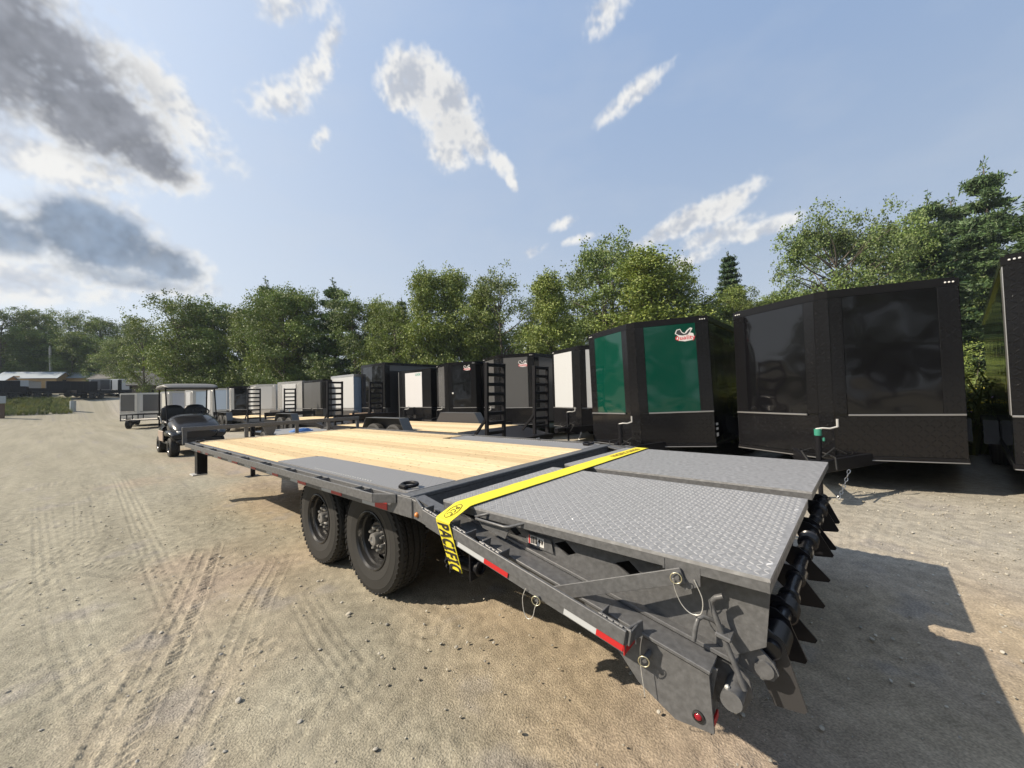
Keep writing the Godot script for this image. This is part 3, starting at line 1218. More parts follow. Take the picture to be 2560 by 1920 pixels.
	for i in 14:
		var t := i / 13.0
		back.append([["round2", "oval2"][i % 2], lerpf(-14.0, 12.0, t) + r.randf_range(-1, 1), lerpf(-112.0, -102.0, t) + r.randf_range(-3, 3), r.randf_range(7.0, 10.0), 1.3, ""])
	# thicket along the foot of the wood
	for i in 46:
		var t := i / 45.0
		var p := Vector2(7.8, -58.0).lerp(Vector2(16.6, -30.0), t / 0.4) if t < 0.4 else Vector2(16.6, -30.0).lerp(Vector2(27.0, 11.0), (t - 0.4) / 0.6)
		back.append(["bush", p.x + r.randf_range(-0.8, 1.6), p.y + r.randf_range(-1.0, 1.0), r.randf_range(3.2, 5.6), 1.25, "#"])
	for i in 16:
		back.append(["bush", lerpf(-18.0, 14.0, i / 15.0) + r.randf_range(-1, 1), lerpf(-112.0, -98.0, i / 15.0), r.randf_range(4.0, 6.0), 1.4, "#"])
	# the wood on the near side of the yard, seen mirrored in the glossy trailers
	for i in 22:
		var t := i / 21.0
		var p := Vector2(-24.0, -64.0).lerp(Vector2(-34.0, 24.0), t / 0.6) if t < 0.6 else Vector2(-34.0, 26.0).lerp(Vector2(34.0, 42.0), (t - 0.6) / 0.4)
		back.append([["round", "oval2", "pine", "round2"][i % 4], p.x + r.randf_range(-3, 3), p.y + r.randf_range(-2, 2), r.randf_range(11.0, 15.5), 1.3, "*"])
	for t in list + back:
		var pr: Array = protos[t[0]]
		var w: Array = words[t[0]]
		var o := thing(w[0], "", "", Vector3(t[1], rise(t[1], t[2]) - 0.1, t[2]), r.randf() * TAU)
		var k: float = t[3] / (10.0 if t[0] in ["pine", "spruce"] else 10.7)
		o.scale = Vector3(k * t[4] * r.randf_range(0.94, 1.06), k, k * t[4])
		cur = Transform3D()
		P(pr[0], "trunk" if t[0] != "bush" else "stems", bark, o)
		P(pr[1], "crown" if t[0] != "bush" else "foliage", leaf_m, o)
		if t[5] == "":
			tag(o, "dim leafy tree deep in the wood, behind the front row of trees", "tree", "trees deep in the wood")
		elif t[5] == "*":
			tag(o, "tree of the wood across the yard, seen mirrored in the glossy black trailers", "tree", "trees mirrored in the trailers")
		elif t[5] == "#":
			tag(o, "leafy green bush in the thicket along the foot of the wood", "bush", "bushes along the foot of the wood")
		else:
			tag(o, w[1] + " " + t[5], "tree")


# ---------------------------------------------------------------- the grey flatbed trailer
func cyl(st: SurfaceTool, a: Vector3, b: Vector3, r: float, n := 16) -> void:
	tube(st, [a, b], r, n)


func plate_x(st: SurfaceTool, zy: Array, x0: float, x1: float) -> void:
	# polygon given as [z, y] pairs, thick along x
	var poly := PackedVector2Array()
	for p in zy:
		poly.append(Vector2(p[0], p[1]))
	prism(st, poly, x0, x1, Transform3D(Basis(Vector3(0, 0, 1), Vector3(0, 1, 0), Vector3(1, 0, 0)), Vector3.ZERO))


func plate_y(st: SurfaceTool, xz: Array, y0: float, y1: float) -> void:
	var poly := PackedVector2Array()
	for p in xz:
		poly.append(Vector2(p[0], p[1]))
	prism(st, poly, y0, y1, Transform3D(Basis(Vector3(1, 0, 0), Vector3(0, 0, 1), Vector3(0, 1, 0)), Vector3.ZERO))


var wheel_mesh := {}


func wheel(parent: Node, at: Vector3, outward: float, r := 0.385, w := 0.235, fancy := true, along_z := false) -> Node3D:
	# axle along x, outer face towards outward * x
	var key := "%s %s %s" % [r, w, fancy]
	if not wheel_mesh.has(key):
		var st := S()
		var h := w * 0.5
		var ri := r * 0.54
		var prof := [Vector2(ri, -h * 0.86), Vector2(ri + 0.012, -h * 0.92), Vector2(r * 0.72, -h), Vector2(r * 0.88, -h * 0.99), Vector2(r * 0.96, -h * 0.9), Vector2(r * 0.992, -h * 0.74)]
		for g in [-0.42, 0.0, 0.42]:
			prof.append_array([Vector2(r, h * g - 0.006), Vector2(r - 0.012, h * g - 0.004), Vector2(r - 0.012, h * g + 0.004), Vector2(r, h * g + 0.006)])
		prof.append_array([Vector2(r * 0.992, h * 0.74), Vector2(r * 0.96, h * 0.9), Vector2(r * 0.88, h * 0.99), Vector2(r * 0.875, h * 1.005), Vector2(r * 0.86, h * 1.0), Vector2(r * 0.72, h), Vector2(r * 0.715, h * 1.01), Vector2(r * 0.70, h), Vector2(ri + 0.012, h * 0.92), Vector2(ri, h * 0.86)])
		lathe(st, prof, Transform3D(), 56 if fancy else 28)
		if fancy:
			for k in 54:
				var a := TAU * k / 54.0
				for s in [-1.0, 1.0]:
					for t in [[0.865, 0.958, 0.030], [0.57, 1.0, 0.024], [0.2, 1.0, 0.024]]:
						var c := Vector3(cos(a) * r * t[1], s * h * t[0], sin(a) * r * t[1])
						var out := Vector3(cos(a), 0, sin(a))
						var lean := Basis(out, 0.28 * s) * Basis(Vector3(-sin(a), 0, cos(a)), out, Vector3(0, -1, 0).rotated(out, 0.0))
						box(st, c, Vector3(0.033, 0.008, t[2]), 0.002, lean)
		var tyre := done(st)
		# rim with hand holes
		var rm := S()
		var d := h * 0.10
		lathe(rm, [Vector2(ri, h * 0.90), Vector2(ri + 0.006, h * 0.95), Vector2(ri - 0.002, h * 0.98), Vector2(ri - 0.012, h * 0.86), Vector2(ri - 0.018, h * 0.6), Vector2(ri - 0.026, h * 0.5), Vector2(ri - 0.030, d)].map(func(v): return v), Transform3D(), 40)
		var r1 := ri - 0.030
		var r2 := r1 - 0.020
		var r3 := r2 - 0.032
		lathe(rm, [Vector2(r1, d), Vector2(r2, d + 0.010)], Transform3D(), 40)
		rm.set_smooth_group(-1)
		var seg := 80
		for k in seg:
			if (k % 10) < 6 and fancy:
				var t0 := TAU * k / seg
				var t1 := TAU * (k + 1) / seg
				# the back wall seen through a hole
				continue
			var a0 := TAU * k / seg
			var a1 := TAU * (k + 1) / seg
			quad(rm, Vector3(cos(a0) * r2, d + 0.010, sin(a0) * r2), Vector3(cos(a1) * r2, d + 0.010, sin(a1) * r2), Vector3(cos(a1) * r3, d + 0.022, sin(a1) * r3), Vector3(cos(a0) * r3, d + 0.022, sin(a0) * r3), Vector3.UP)
		lathe(rm, [Vector2(r3, d + 0.022), Vector2(r3 - 0.012, d + 0.034), Vector2(0.07, d + 0.036), Vector2(0.062, d + 0.026), Vector2(0.0, d + 0.026)], Transform3D(), 40)
		lathe(rm, [Vector2(ri, -h * 0.8), Vector2(0.0, -h * 0.8)].map(func(v): return v), Transform3D(), 24)
		var rim := done(rm)
		var hb := S()
		lathe(hb, [Vector2(0.046, d), Vector2(0.046, d + 0.070), Vector2(0.042, d + 0.082), Vector2(0.020, d + 0.086), Vector2(0.016, d + 0.080), Vector2(0.0, d + 0.080)], Transform3D(), 20)
		var hub := done(hb)
		var lg := S()
		lathe(lg, [Vector2(0.0125, d + 0.03), Vector2(0.0125, d + 0.056), Vector2(0.008, d + 0.066), Vector2(0.0, d + 0.067)], Transform3D(), 6)
		wheel_mesh[key] = [tyre, rim, hub, done(lg)]
	var m: Array = wheel_mesh[key]
	var o := Node3D.new()
	o.name = "wheel"
	parent.add_child(o, true)
	var B := Basis(Vector3(0, 1, 0), Vector3(-1, 0, 0), Vector3(0, 0, 1)) if outward < 0 else Basis(Vector3(0, -1, 0), Vector3(1, 0, 0), Vector3(0, 0, 1))
	if along_z:
		B = Basis(Vector3.UP, -PI * 0.5) * B
	o.transform = (cur if parent.get_parent() == self else Transform3D()) * Transform3D(B * Basis(Vector3.UP, 0.3), at)
	P(m[0], "tyre", M.rubber, o)
	P(m[1], "rim", M.rim, o)
	if fancy:
		P(m[2], "hub_cap", M.hub, o)
		for k in 8:
			var a := TAU * k / 8.0
			P(m[3], "lug_nut", M.chrome, o, Transform3D(Basis(), Vector3(cos(a) * 0.082, 0, sin(a) * 0.082)))
	return o


func ring_pts(c: Vector3, x: Vector3, y: Vector3, rx: float, ry: float, n := 16) -> Array:
	var o := []
	for k in n:
		var a := TAU * k / n
		o.append(c + x * cos(a) * rx + y * sin(a) * ry)
	return o


func tail_y(z: float) -> float:
	return 0.835 - 0.2 * (z + 1.62)


func pocket(root: Node, z: float, y: float, x0: float, x1: float, slope := 0.0) -> void:
	var st := S()
	var B := Basis(Vector3.RIGHT, slope)
	for s in [-0.055, 0.055]:
		box(st, Vector3((x0 + x1) * 0.5, y - s * tan(-slope) * -1.0, z + s), Vector3(x1 - x0 - 0.004, 0.050, 0.007), 0.0015, B)
	box(st, Vector3(x0 + 0.011, y + 0.0, z), Vector3(0.007, 0.053, 0.11), 0.002, B)
	P(st, "stake_pocket", M.grey, root)
	st = S()
	for k in 6:
		var zz := z - 0.05 + k * 0.02
		box(st, Vector3(x0 + 0.004, y + 0.026 - (zz - z) * tan(-slope) * -1.0, zz + 0.004 * sin(k * 2.7 + z * 9.0)), Vector3(0.007, 0.004 + 0.003 * absf(sin(k * 1.9 + z * 5.0)), 0.012 + 0.008 * absf(cos(k * 2.3 + z * 7.0))), 0.002, B)
	P(st, "weld_bead", M.weld, root)


func ramp(root: Node, q: Array, side: float, detail: bool) -> void:
	# q: corners front outer, front inner, rear inner, rear outer as [x, z]
	var st := S()
	plate_y(st, q, 0.862, 0.874)
	var rp := P(st, "ramp", M.plate, root)
	# raised lugs
	var lug := S()
	lathe(lug, [Vector2(1.0, 0.0), Vector2(0.72, 0.7), Vector2(0.0, 1.0)], Transform3D(), 8)
	var lm := done(lug)
	var xf := []
	var i := 0
	var z := -1.62
	while z < -0.06:
		var j := 0
		var x := minf(q[0][0], q[3][0])
		while x < maxf(q[1][0], q[2][0]):
			var t := clampf((z - q[0][1]) / (q[3][1] - q[0][1]), 0, 1)
			var xa := lerpf(q[0][0], q[3][0], t) + 0.012
			var xb := lerpf(q[1][0], q[2][0], t) - 0.012
			var u := clampf((x - xa) / (xb - xa), 0, 1)
			var za := lerpf(q[0][1], q[1][1], u) + 0.012
			var zb := lerpf(q[3][1], q[2][1], u) - 0.012
			if x > minf(xa, xb) and x < maxf(xa, xb) and z > za and z < zb:
				var a := PI * 0.25 if (i + j) % 2 == 0 else -PI * 0.25
				xf.append(Transform3D(Basis(Vector3.UP, a).scaled_local(Vector3(0.0130, 0.0022, 0.0036)), Vector3(x, 0.8738, z)))
			j += 1
			x += 0.0225
		i += 1
		z += 0.0225
	var wear := []
	var wr := RandomNumberGenerator.new()
	wr.seed = 23
	for k in xf.size():
		var v := wr.randf_range(0.85, 1.1)
		if wr.randf() < 0.003:
			v = 2.2
		wear.append(Color(v, v, v))
	multi("tread_lugs", lm, xf, wear, M.lug, rp)
	st = S()
	var c := []
	for p in q:
		c.append(Vector3(p[0], 0.8475, p[1]))
	for k in 4:
		var a: Vector3 = c[k]
		var b: Vector3 = c[(k + 1) % 4]
		var inn: Vector3 = (c[0] + c[2]) * 0.5
		var off: Vector3 = (inn - (a + b) * 0.5).normalized() * 0.005
		bar(st, a + off, b + off, 0.008, 0.034, 0.001)
	P(st, "ramp_skirt", M.grey, rp)
	# the outer web follows the slope of the tail
	for xw in [q[0][0] + 0.066 * side, q[1][0] - 0.07 * side]:
		var poly := PackedVector2Array([Vector2(-1.47, 0.835), Vector2(-0.175, 0.835), Vector2(-0.195, 0.63), Vector2(-0.28, 0.572), Vector2(-1.47, 0.800)])
		if detail and is_equal_approx(xw, q[0][0] + 0.066 * side):
			var cc := CSGCombiner3D.new()
			cc.name = "ramp_web"
			rp.add_child(cc, true)
			var sheet := CSGPolygon3D.new()
			sheet.name = "sheet"
			sheet.polygon = poly
			sheet.depth = 0.008
			sheet.material = M.grey
			# polygon x -> world z, y -> y
			cc.transform = Transform3D(Basis(Vector3(0, 0, 1), Vector3(0, 1, 0), Vector3(-1, 0, 0)), Vector3(xw, 0, 0))
			cc.add_child(sheet)
			for hc in [[-1.188, 0.779, 0.7], [-0.912, 0.762, 1.0], [-0.631, 0.750, 1.0]]:
				var hp := CSGPolygon3D.new()
				hp.name = "hole"
				hp.operation = CSGShape3D.OPERATION_SUBTRACTION
				var k: float = hc[2]
				hp.polygon = PackedVector2Array([Vector2(hc[0] - 0.053 * k, hc[1] + 0.009 * k), Vector2(hc[0] + 0.0045 * k, hc[1] + 0.032 * k), Vector2(hc[0] + 0.056 * k, hc[1] - 0.0096 * k), Vector2(hc[0] + 0.014 * k, hc[1] - 0.028 * k)])
				hp.depth = 0.05
				hp.transform.origin.z = 0.02
				hp.material = M.grey
				cc.add_child(hp)
		else:
			st = S()
			prism(st, poly, 0.0, 0.008, Transform3D(Basis(Vector3(0, 0, 1), Vector3(0, 1, 0), Vector3(1, 0, 0)), Vector3(xw, 0, 0)))
			P(st, "ramp_web", M.grey, rp)


func flatbed_trailer() -> void:
	var root := thing("flatbed_trailer", "long grey deckover flatbed trailer with pine deck and steel ramps folded flat in the foreground", "trailer", Vector3(2.52, 0, -3.1))
	cur = Transform3D(Basis(), -root.position)
	var st := S()
	# frame
	for x in [1.30, 3.75]:
		st = S()
		box(st, Vector3(x, 0.808, -4.51), Vector3(0.055, 0.112, 5.38), 0.004)
		P(st, "side_channel", M.grey, root)
	for x in [1.86, 3.19]:
		st = S()
		box(st, Vector3(x, 0.785, -4.5), Vector3(0.13, 0.014, 5.36))
		box(st, Vector3(x, 0.52, -4.5), Vector3(0.13, 0.014, 5.36))
		box(st, Vector3(x, 0.652, -4.5), Vector3(0.010, 0.252, 5.36))
		P(st, "main_beam", M.grey, root)
	for k in 9:
		st = S()
		box(st, Vector3(2.525, 0.806, -7.0 + k * 0.62), Vector3(2.38, 0.052, 0.045))
		P(st, "cross_member", M.grey, root)
	for s in [[1.195, 1.0], [3.855, -1.0]]:
		st = S()
		box(st, Vector3(s[0], 0.844, -4.60), Vector3(0.010, 0.052, 5.02), 0.002)
		bar(st, Vector3(s[0], 0.844, -2.09), Vector3(s[0] + 0.075 * s[1], 0.844, -1.965), 0.010, 0.052, 0.002)
		bar(st, Vector3(s[0], 0.844, -7.11), Vector3(s[0] + 0.075 * s[1], 0.844, -7.18), 0.010, 0.052, 0.002)
		P(st, "rub_rail", M.grey, root)
	for z in [-7.0, -6.51, -5.87, -5.25, -4.64, -4.03, -3.46, -2.87, -2.29]:
		pocket(root, z, 0.842, 1.195, 1.272)
	for z in [-6.51, -5.25, -4.03, -2.87]:
		pocket(root, z, 0.842, 3.778, 3.855)
	# tape on the channel
	for t in [[-6.98, -6.80, -6.62], [-6.50, -6.36, -6.22], [-5.93, -5.756, -5.616], [-5.33, -5.18, -4.98], [-4.73, -4.53, -4.395], [-4.09, -3.946, -3.806], [-3.52, -3.375, -3.215], [-2.935, -2.782, -2.631], [-2.35, -2.198, -2.065]]:
		for e in [[t[0], t[1], "white_tape"], [t[1], t[2], "red_tape"]]:
			st = S()
			box(st, Vector3(1.2708, 0.782, (e[0] + e[1]) * 0.5), Vector3(0.003, 0.046, e[1] - e[0]))
			P(st, e[2], M[e[2]], root)
	# deck planks run the length of the deck
	var w := 0.1825
	for i in 13:
		var x0 := 1.336 + i * w
		var z1 := -1.934
		if i < 2:
			z1 = -3.985
		elif i > 10:
			z1 = -4.065
		st = S()
		box(st, Vector3(x0 + w * 0.5, 0.850 + 0.0008 * ((i * 7) % 3), (-7.175 + z1) * 0.5), Vector3(w - 0.0055, 0.036, z1 + 7.175), 0.002)
		P(st, "plank", M.wood[(i * 3) % 5], root)
	# screw heads in rows over the cross members
	var sc := S()
	cyl(sc, Vector3(0, 0, 0), Vector3(0, 0.0012, 0), 0.0055, 6)
	var spots := []
	for k in 8:
		for i in 13:
			for dx in [-0.05, 0.05]:
				if (i < 2 or i > 10) and k > 4:
					continue
				spots.append(Transform3D(Basis(), Vector3(1.336 + (i + 0.5) * w + dx, 0.8695, -7.0 + k * 0.62 + 0.02)))
	multi("deck_screws", done(sc), spots, [], M.black_steel, root)
	# steel tread plates over the wheels, front corners cut
	for e in [[1.332, 1.697, 0.07], [3.718, 3.345, -0.07]]:
		st = S()
		plate_y(st, [[e[0], -3.975], [e[1] - e[2] * 1.0, -3.975], [e[1], -3.905], [e[1], -1.935], [e[0], -1.935]], 0.858, 0.872)
		var sp := P(st, "tread_plate", M.deck_steel, root)
		st = S()
		for k in 26:
			box(st, Vector3(e[0] + 0.030 * signf(e[2]), 0.8735, -3.25 + k * 0.034), Vector3(0.010, 0.005, 0.016), 0.002)
		P(st, "weld_bead", M.scuff, sp)
	# rear edge of the deck
	st = S()
	box(st, Vector3(2.525, 0.858, -1.884), Vector3(2.50, 0.026, 0.096), 0.004)
	P(st, "rear_edge", M.grey, root)
	st = S()
	box(st, Vector3(2.525, 0.795, -1.842), Vector3(2.40, 0.098, 0.010))
	box(st, Vector3(2.525, 0.645, -1.842), Vector3(1.50, 0.20, 0.010))
	P(st, "rear_face", M.grey, root)
	# headboard rail
	st = S()
	box(st, Vector3(2.515, 1.058, -7.215), Vector3(2.68, 0.062, 0.045), 0.004)
	P(st, "headboard_rail", M.grey, root)
	for x in [1.205, 1.965, 2.715, 3.26, 3.825]:
		st = S()
		box(st, Vector3(x, 0.935, -7.215), Vector3(0.052, 0.186, 0.040), 0.003)
		P(st, "headboard_post", M.grey, root)
	for x in [2.30]:
		st = S()
		prism(st, PackedVector2Array([Vector2(x - 0.11, 1.03), Vector2(x + 0.11, 1.03), Vector2(x + 0.035, 0.845), Vector2(x - 0.035, 0.845)]), -7.222, -7.206)
		P(st, "headboard_gusset", M.grey, root)
	st = S()
	box(st, Vector3(2.525, 0.838, -7.20), Vector3(2.50, 0.06, 0.045), 0.003)
	P(st, "front_edge", M.grey, root)
	# swivel tie down rings
	for c in [Vector3(1.40, 0.878, -2.02), Vector3(3.62, 0.878, -2.02), Vector3(1.36, 0.874, -7.05), Vector3(3.66, 0.874, -7.05)]:
		st = S()
		tube(st, ring_pts(c + Vector3(0.0, 0.014, 0.0), Vector3(0.3, 0.0, 1).normalized(), Vector3(1, 0.12, -0.3).normalized(), 0.052, 0.036, 18), 0.011, 8, true)
		box(st, c + Vector3(-0.045, 0.008, 0.0), Vector3(0.03, 0.024, 0.07), 0.006)
		P(st, "tie_ring", M.black_steel, root)
	# rear corner and tail
	for s in [[1.287, 1.2, 1.0], [3.763, 3.85, -1.0]]:
		var xi: float = s[0]
		var xo: float = s[1]
		var dir: float = s[2]
		st = S()
		plate_x(st, [[-2.10, 0.868], [-1.79, 0.868], [-1.60, 0.828], [-1.60, 0.72], [-1.80, 0.752], [-2.10, 0.752]], xi - 0.006, xi + 0.006)
		P(st, "corner_plate", M.grey, root)
		st = S()
		bar(st, Vector3(xi, 0.842, -1.80), Vector3(xo, 0.832, -1.62), 0.010, 0.052, 0.002)
		bar(st, Vector3(xo, 0.832, -1.625), Vector3(xo, tail_y(-0.557) - 0.0035, -0.557), 0.012, 0.050, 0.002)
		bar(st, Vector3(xo, tail_y(-0.557) - 0.0035, -0.562), Vector3(xi, tail_y(-0.557), -0.535), 0.010, 0.050, 0.002)
		P(st, "tail_rail", M.grey, root)
		# beam with bright top flange
		st = S()
		bar(st, Vector3(xi + 0.035 * dir, 0.858, -1.835), Vector3(xi + 0.035 * dir, 0.563, -0.325), 0.095, 0.012, 0.002)
		bar(st, Vector3(xi + 0.030 * dir, 0.795, -1.835), Vector3(xi + 0.030 * dir, 0.500, -0.325), 0.008, 0.118)
		P(st, "tail_beam", M.grey, root)
		st = S()
		bar(st, Vector3(xi + 0.102 * dir, 0.826, -1.60), Vector3(xi + 0.102 * dir, 0.567, -0.27), 0.046, 0.014, 0.002)
		P(st, "tail_flange", M.grey, root)
		# side gusset with the red lamp
		st = S()
		plate_x(st, [[-0.76, 0.632], [-0.332, 0.548], [-0.324, 0.377], [-0.438, 0.365], [-0.556, 0.429], [-0.625, 0.505]], xi + 0.001, xi + 0.011)
		var gp := P(st, "tail_gusset", M.grey, root)
		if dir > 0:
			st = S()
			var L := Transform3D(Basis(Vector3(0, 1, 0), Vector3(-1, 0, 0), Vector3(0, 0, 1)), Vector3(xi + 0.001, 0.411, -0.367))
			lathe(st, [Vector2(0.0175, 0.0), Vector2(0.0175, 0.006), Vector2(0.0125, 0.008), Vector2(0.012, 0.003)], L, 20)
			P(st, "lamp_grommet", M.rubber, gp)
			st = S()
			lathe(st, [Vector2(0.0122, 0.003), Vector2(0.010, 0.008), Vector2(0.005, 0.0105), Vector2(0.0, 0.011)], L, 20, true)
			P(st, "tail_lamp", M.red_lens, gp)
	for p in [[-1.575, 0.0], [-1.375, 0.0], [-1.172, 0.0], [-0.600, 0.0]]:
		pocket(root, p[0], tail_y(p[0]) - 0.001, 1.2, 1.276, 0.197)
		pocket(root, p[0], tail_y(p[0]) - 0.001, 3.774, 3.85, 0.197)
	for t in [[-1.36, -1.193, "white_tape"], [-1.193, -1.059, "red_tape"], [-0.791, -0.662, "white_tape"], [-0.662, -0.566, "red_tape"]]:
		st = S()
		bar(st, Vector3(1.197, tail_y(t[0]) - 0.040, t[0]), Vector3(1.197, tail_y(t[1]) - 0.040, t[1]), 0.004, 0.021)
		P(st, t[2], M[t[2]], root)
	st = S()
	box(st, Vector3(1.240, 0.580, -0.563), Vector3(0.088, 0.034, 0.003))
	P(st, "red_tape", M.red_tape, root)
	st = S()
	box(st, Vector3(1.288, 0.580, -0.5605), Vector3(0.006, 0.050, 0.003))
	P(st, "white_tape", M.white_tape, root)
	# backing strip for the tape
	st = S()
	bar(st, Vector3(1.203, tail_y(-1.6) - 0.040, -1.6), Vector3(1.203, tail_y(-0.56) - 0.040, -0.56), 0.006, 0.034)
	P(st, "tail_lip", M.grey, root)
	# tail deck and hidden cross tube
	st = S()
	bar(st, Vector3(2.525, 0.745, -1.83), Vector3(2.525, 0.455, -0.36), 2.36, 0.008)
	P(st, "tail_deck", M.dark_steel, root)
	st = S()
	box(st, Vector3(2.525, 0.43, -0.385), Vector3(2.44, 0.11, 0.09), 0.004)
	P(st, "tail_cross_tube", M.grey, root)
	st = S()
	box(st, Vector3(1.345, 0.387, -0.332), Vector3(0.05, 0.022, 0.006), 0.001)
	P(st, "red_tape", M.red_tape, root)
	# amber side lamp
	st = S()
	lathe(st, [Vector2(0.014, 0.0), Vector2(0.0125, 0.008), Vector2(0.006, 0.013), Vector2(0.0, 0.014)], Transform3D(Basis(Vector3(0, 1, 0), Vector3(-1, 0, 0), Vector3(0, 0, 1)), Vector3(1.281, 0.779, -1.785)), 18, true)
	P(st, "side_lamp", M.amber, root)
	# ramps
	ramp(root, [[1.335, -1.625], [2.405, -1.646], [2.365, -0.128], [1.318, -0.166]], 1.0, true)
	ramp(root, [[3.618, -1.600], [2.556, -1.640], [2.535, -0.118], [3.588, -0.066]], -1.0, false)
	ramp_fittings(root)
	# wheels, axles, springs
	for z in [-2.66, -3.53]:
		wheel(root, Vector3(1.605, 0.383, z), -1.0)
		wheel(root, Vector3(3.445, 0.383, z), 1.0)
		st = S()
		cyl(st, Vector3(1.66, 0.383, z), Vector3(3.39, 0.383, z), 0.045, 14)
		P(st, "axle", M.black_steel, root)
	for x in [1.86, 3.19]:
		for z in [-2.2, -3.1, -3.98]:
			st = S()
			plate_x(st, [[z - 0.07, 0.515], [z + 0.07, 0.515], [z + 0.04, 0.40], [z - 0.04, 0.40]], x - 0.03, x + 0.03)
			P(st, "spring_hanger", M.grey, root)
		for z in [-2.66, -3.53]:
			st = S()
			for k in 4:
				bar(st, Vector3(x, 0.43 - k * 0.009, z - 0.36 + k * 0.07), Vector3(x, 0.43 - k * 0.009, z + 0.36 - k * 0.07), 0.045, 0.008)
			P(st, "leaf_spring", M.black_steel, root)
	# strap winch below the tail rail
	st = S()
	for zz in [-1.455, -1.315]:
		plate_x(st, [[zz - 0.004, 0.75], [zz + 0.004, 0.75], [zz + 0.004, 0.575], [zz - 0.004, 0.575]], 1.225, 1.31)
	cyl(st, Vector3(1.262, 0.628, -1.50), Vector3(1.262, 0.628, -1.29), 0.028)
	for k in 10:
		var a := TAU * k / 10.0
		box(st, Vector3(1.262 + cos(a) * 0.040, 0.628 + sin(a) * 0.040, -1.475), Vector3(0.016, 0.016, 0.010), 0.0, Basis(Vector3(0, 0, 1), a + 0.5))
	P(st, "strap_winch", M.black_steel, root)
	st = S()
	tube(st, ring_pts(Vector3(1.262, 0.628, -1.285), Vector3.RIGHT, Vector3.UP, 0.026, 0.026), 0.008, 8, true)
	P(st, "winch_hub", M.black_steel, root)
	# corner step under the headboard
	st = S()
	box(st, Vector3(1.37, 0.60, -7.10), Vector3(0.12, 0.40, 0.16), 0.006)
	P(st, "corner_step", M.black_steel, root)
	st = S()
	box(st, Vector3(1.34, 0.405, -7.10), Vector3(0.17, 0.020, 0.20), 0.004)
	P(st, "step_foot", M.scuff, root)
	# tongue, coupler and jack
	for s in [-1.0, 1.0]:
		st = S()
		bar(st, Vector3(2.52 + s * 0.72, 0.60, -7.1), Vector3(2.52 + s * 0.08, 0.58, -8.75), 0.07, 0.16, 0.006)
		P(st, "tongue_beam", M.grey, root)
	st = S()
	box(st, Vector3(2.52, 0.58, -8.95), Vector3(0.14, 0.14, 0.44), 0.02)
	P(st, "coupler", M.black_steel, root)
	st = S()
	cyl(st, Vector3(2.43, 0.03, -8.55), Vector3(2.43, 0.98, -8.55), 0.04)
	box(st, Vector3(2.43, 0.016, -8.55), Vector3(0.22, 0.02, 0.22), 0.004)
	P(st, "jack", M.black_steel, root)
	st = S()
	cyl(st, Vector3(1.75, 0.62, -5.0), Vector3(1.75, 0.62, -4.4), 0.05)
	P(st, "air_tank", M.black_steel, root)


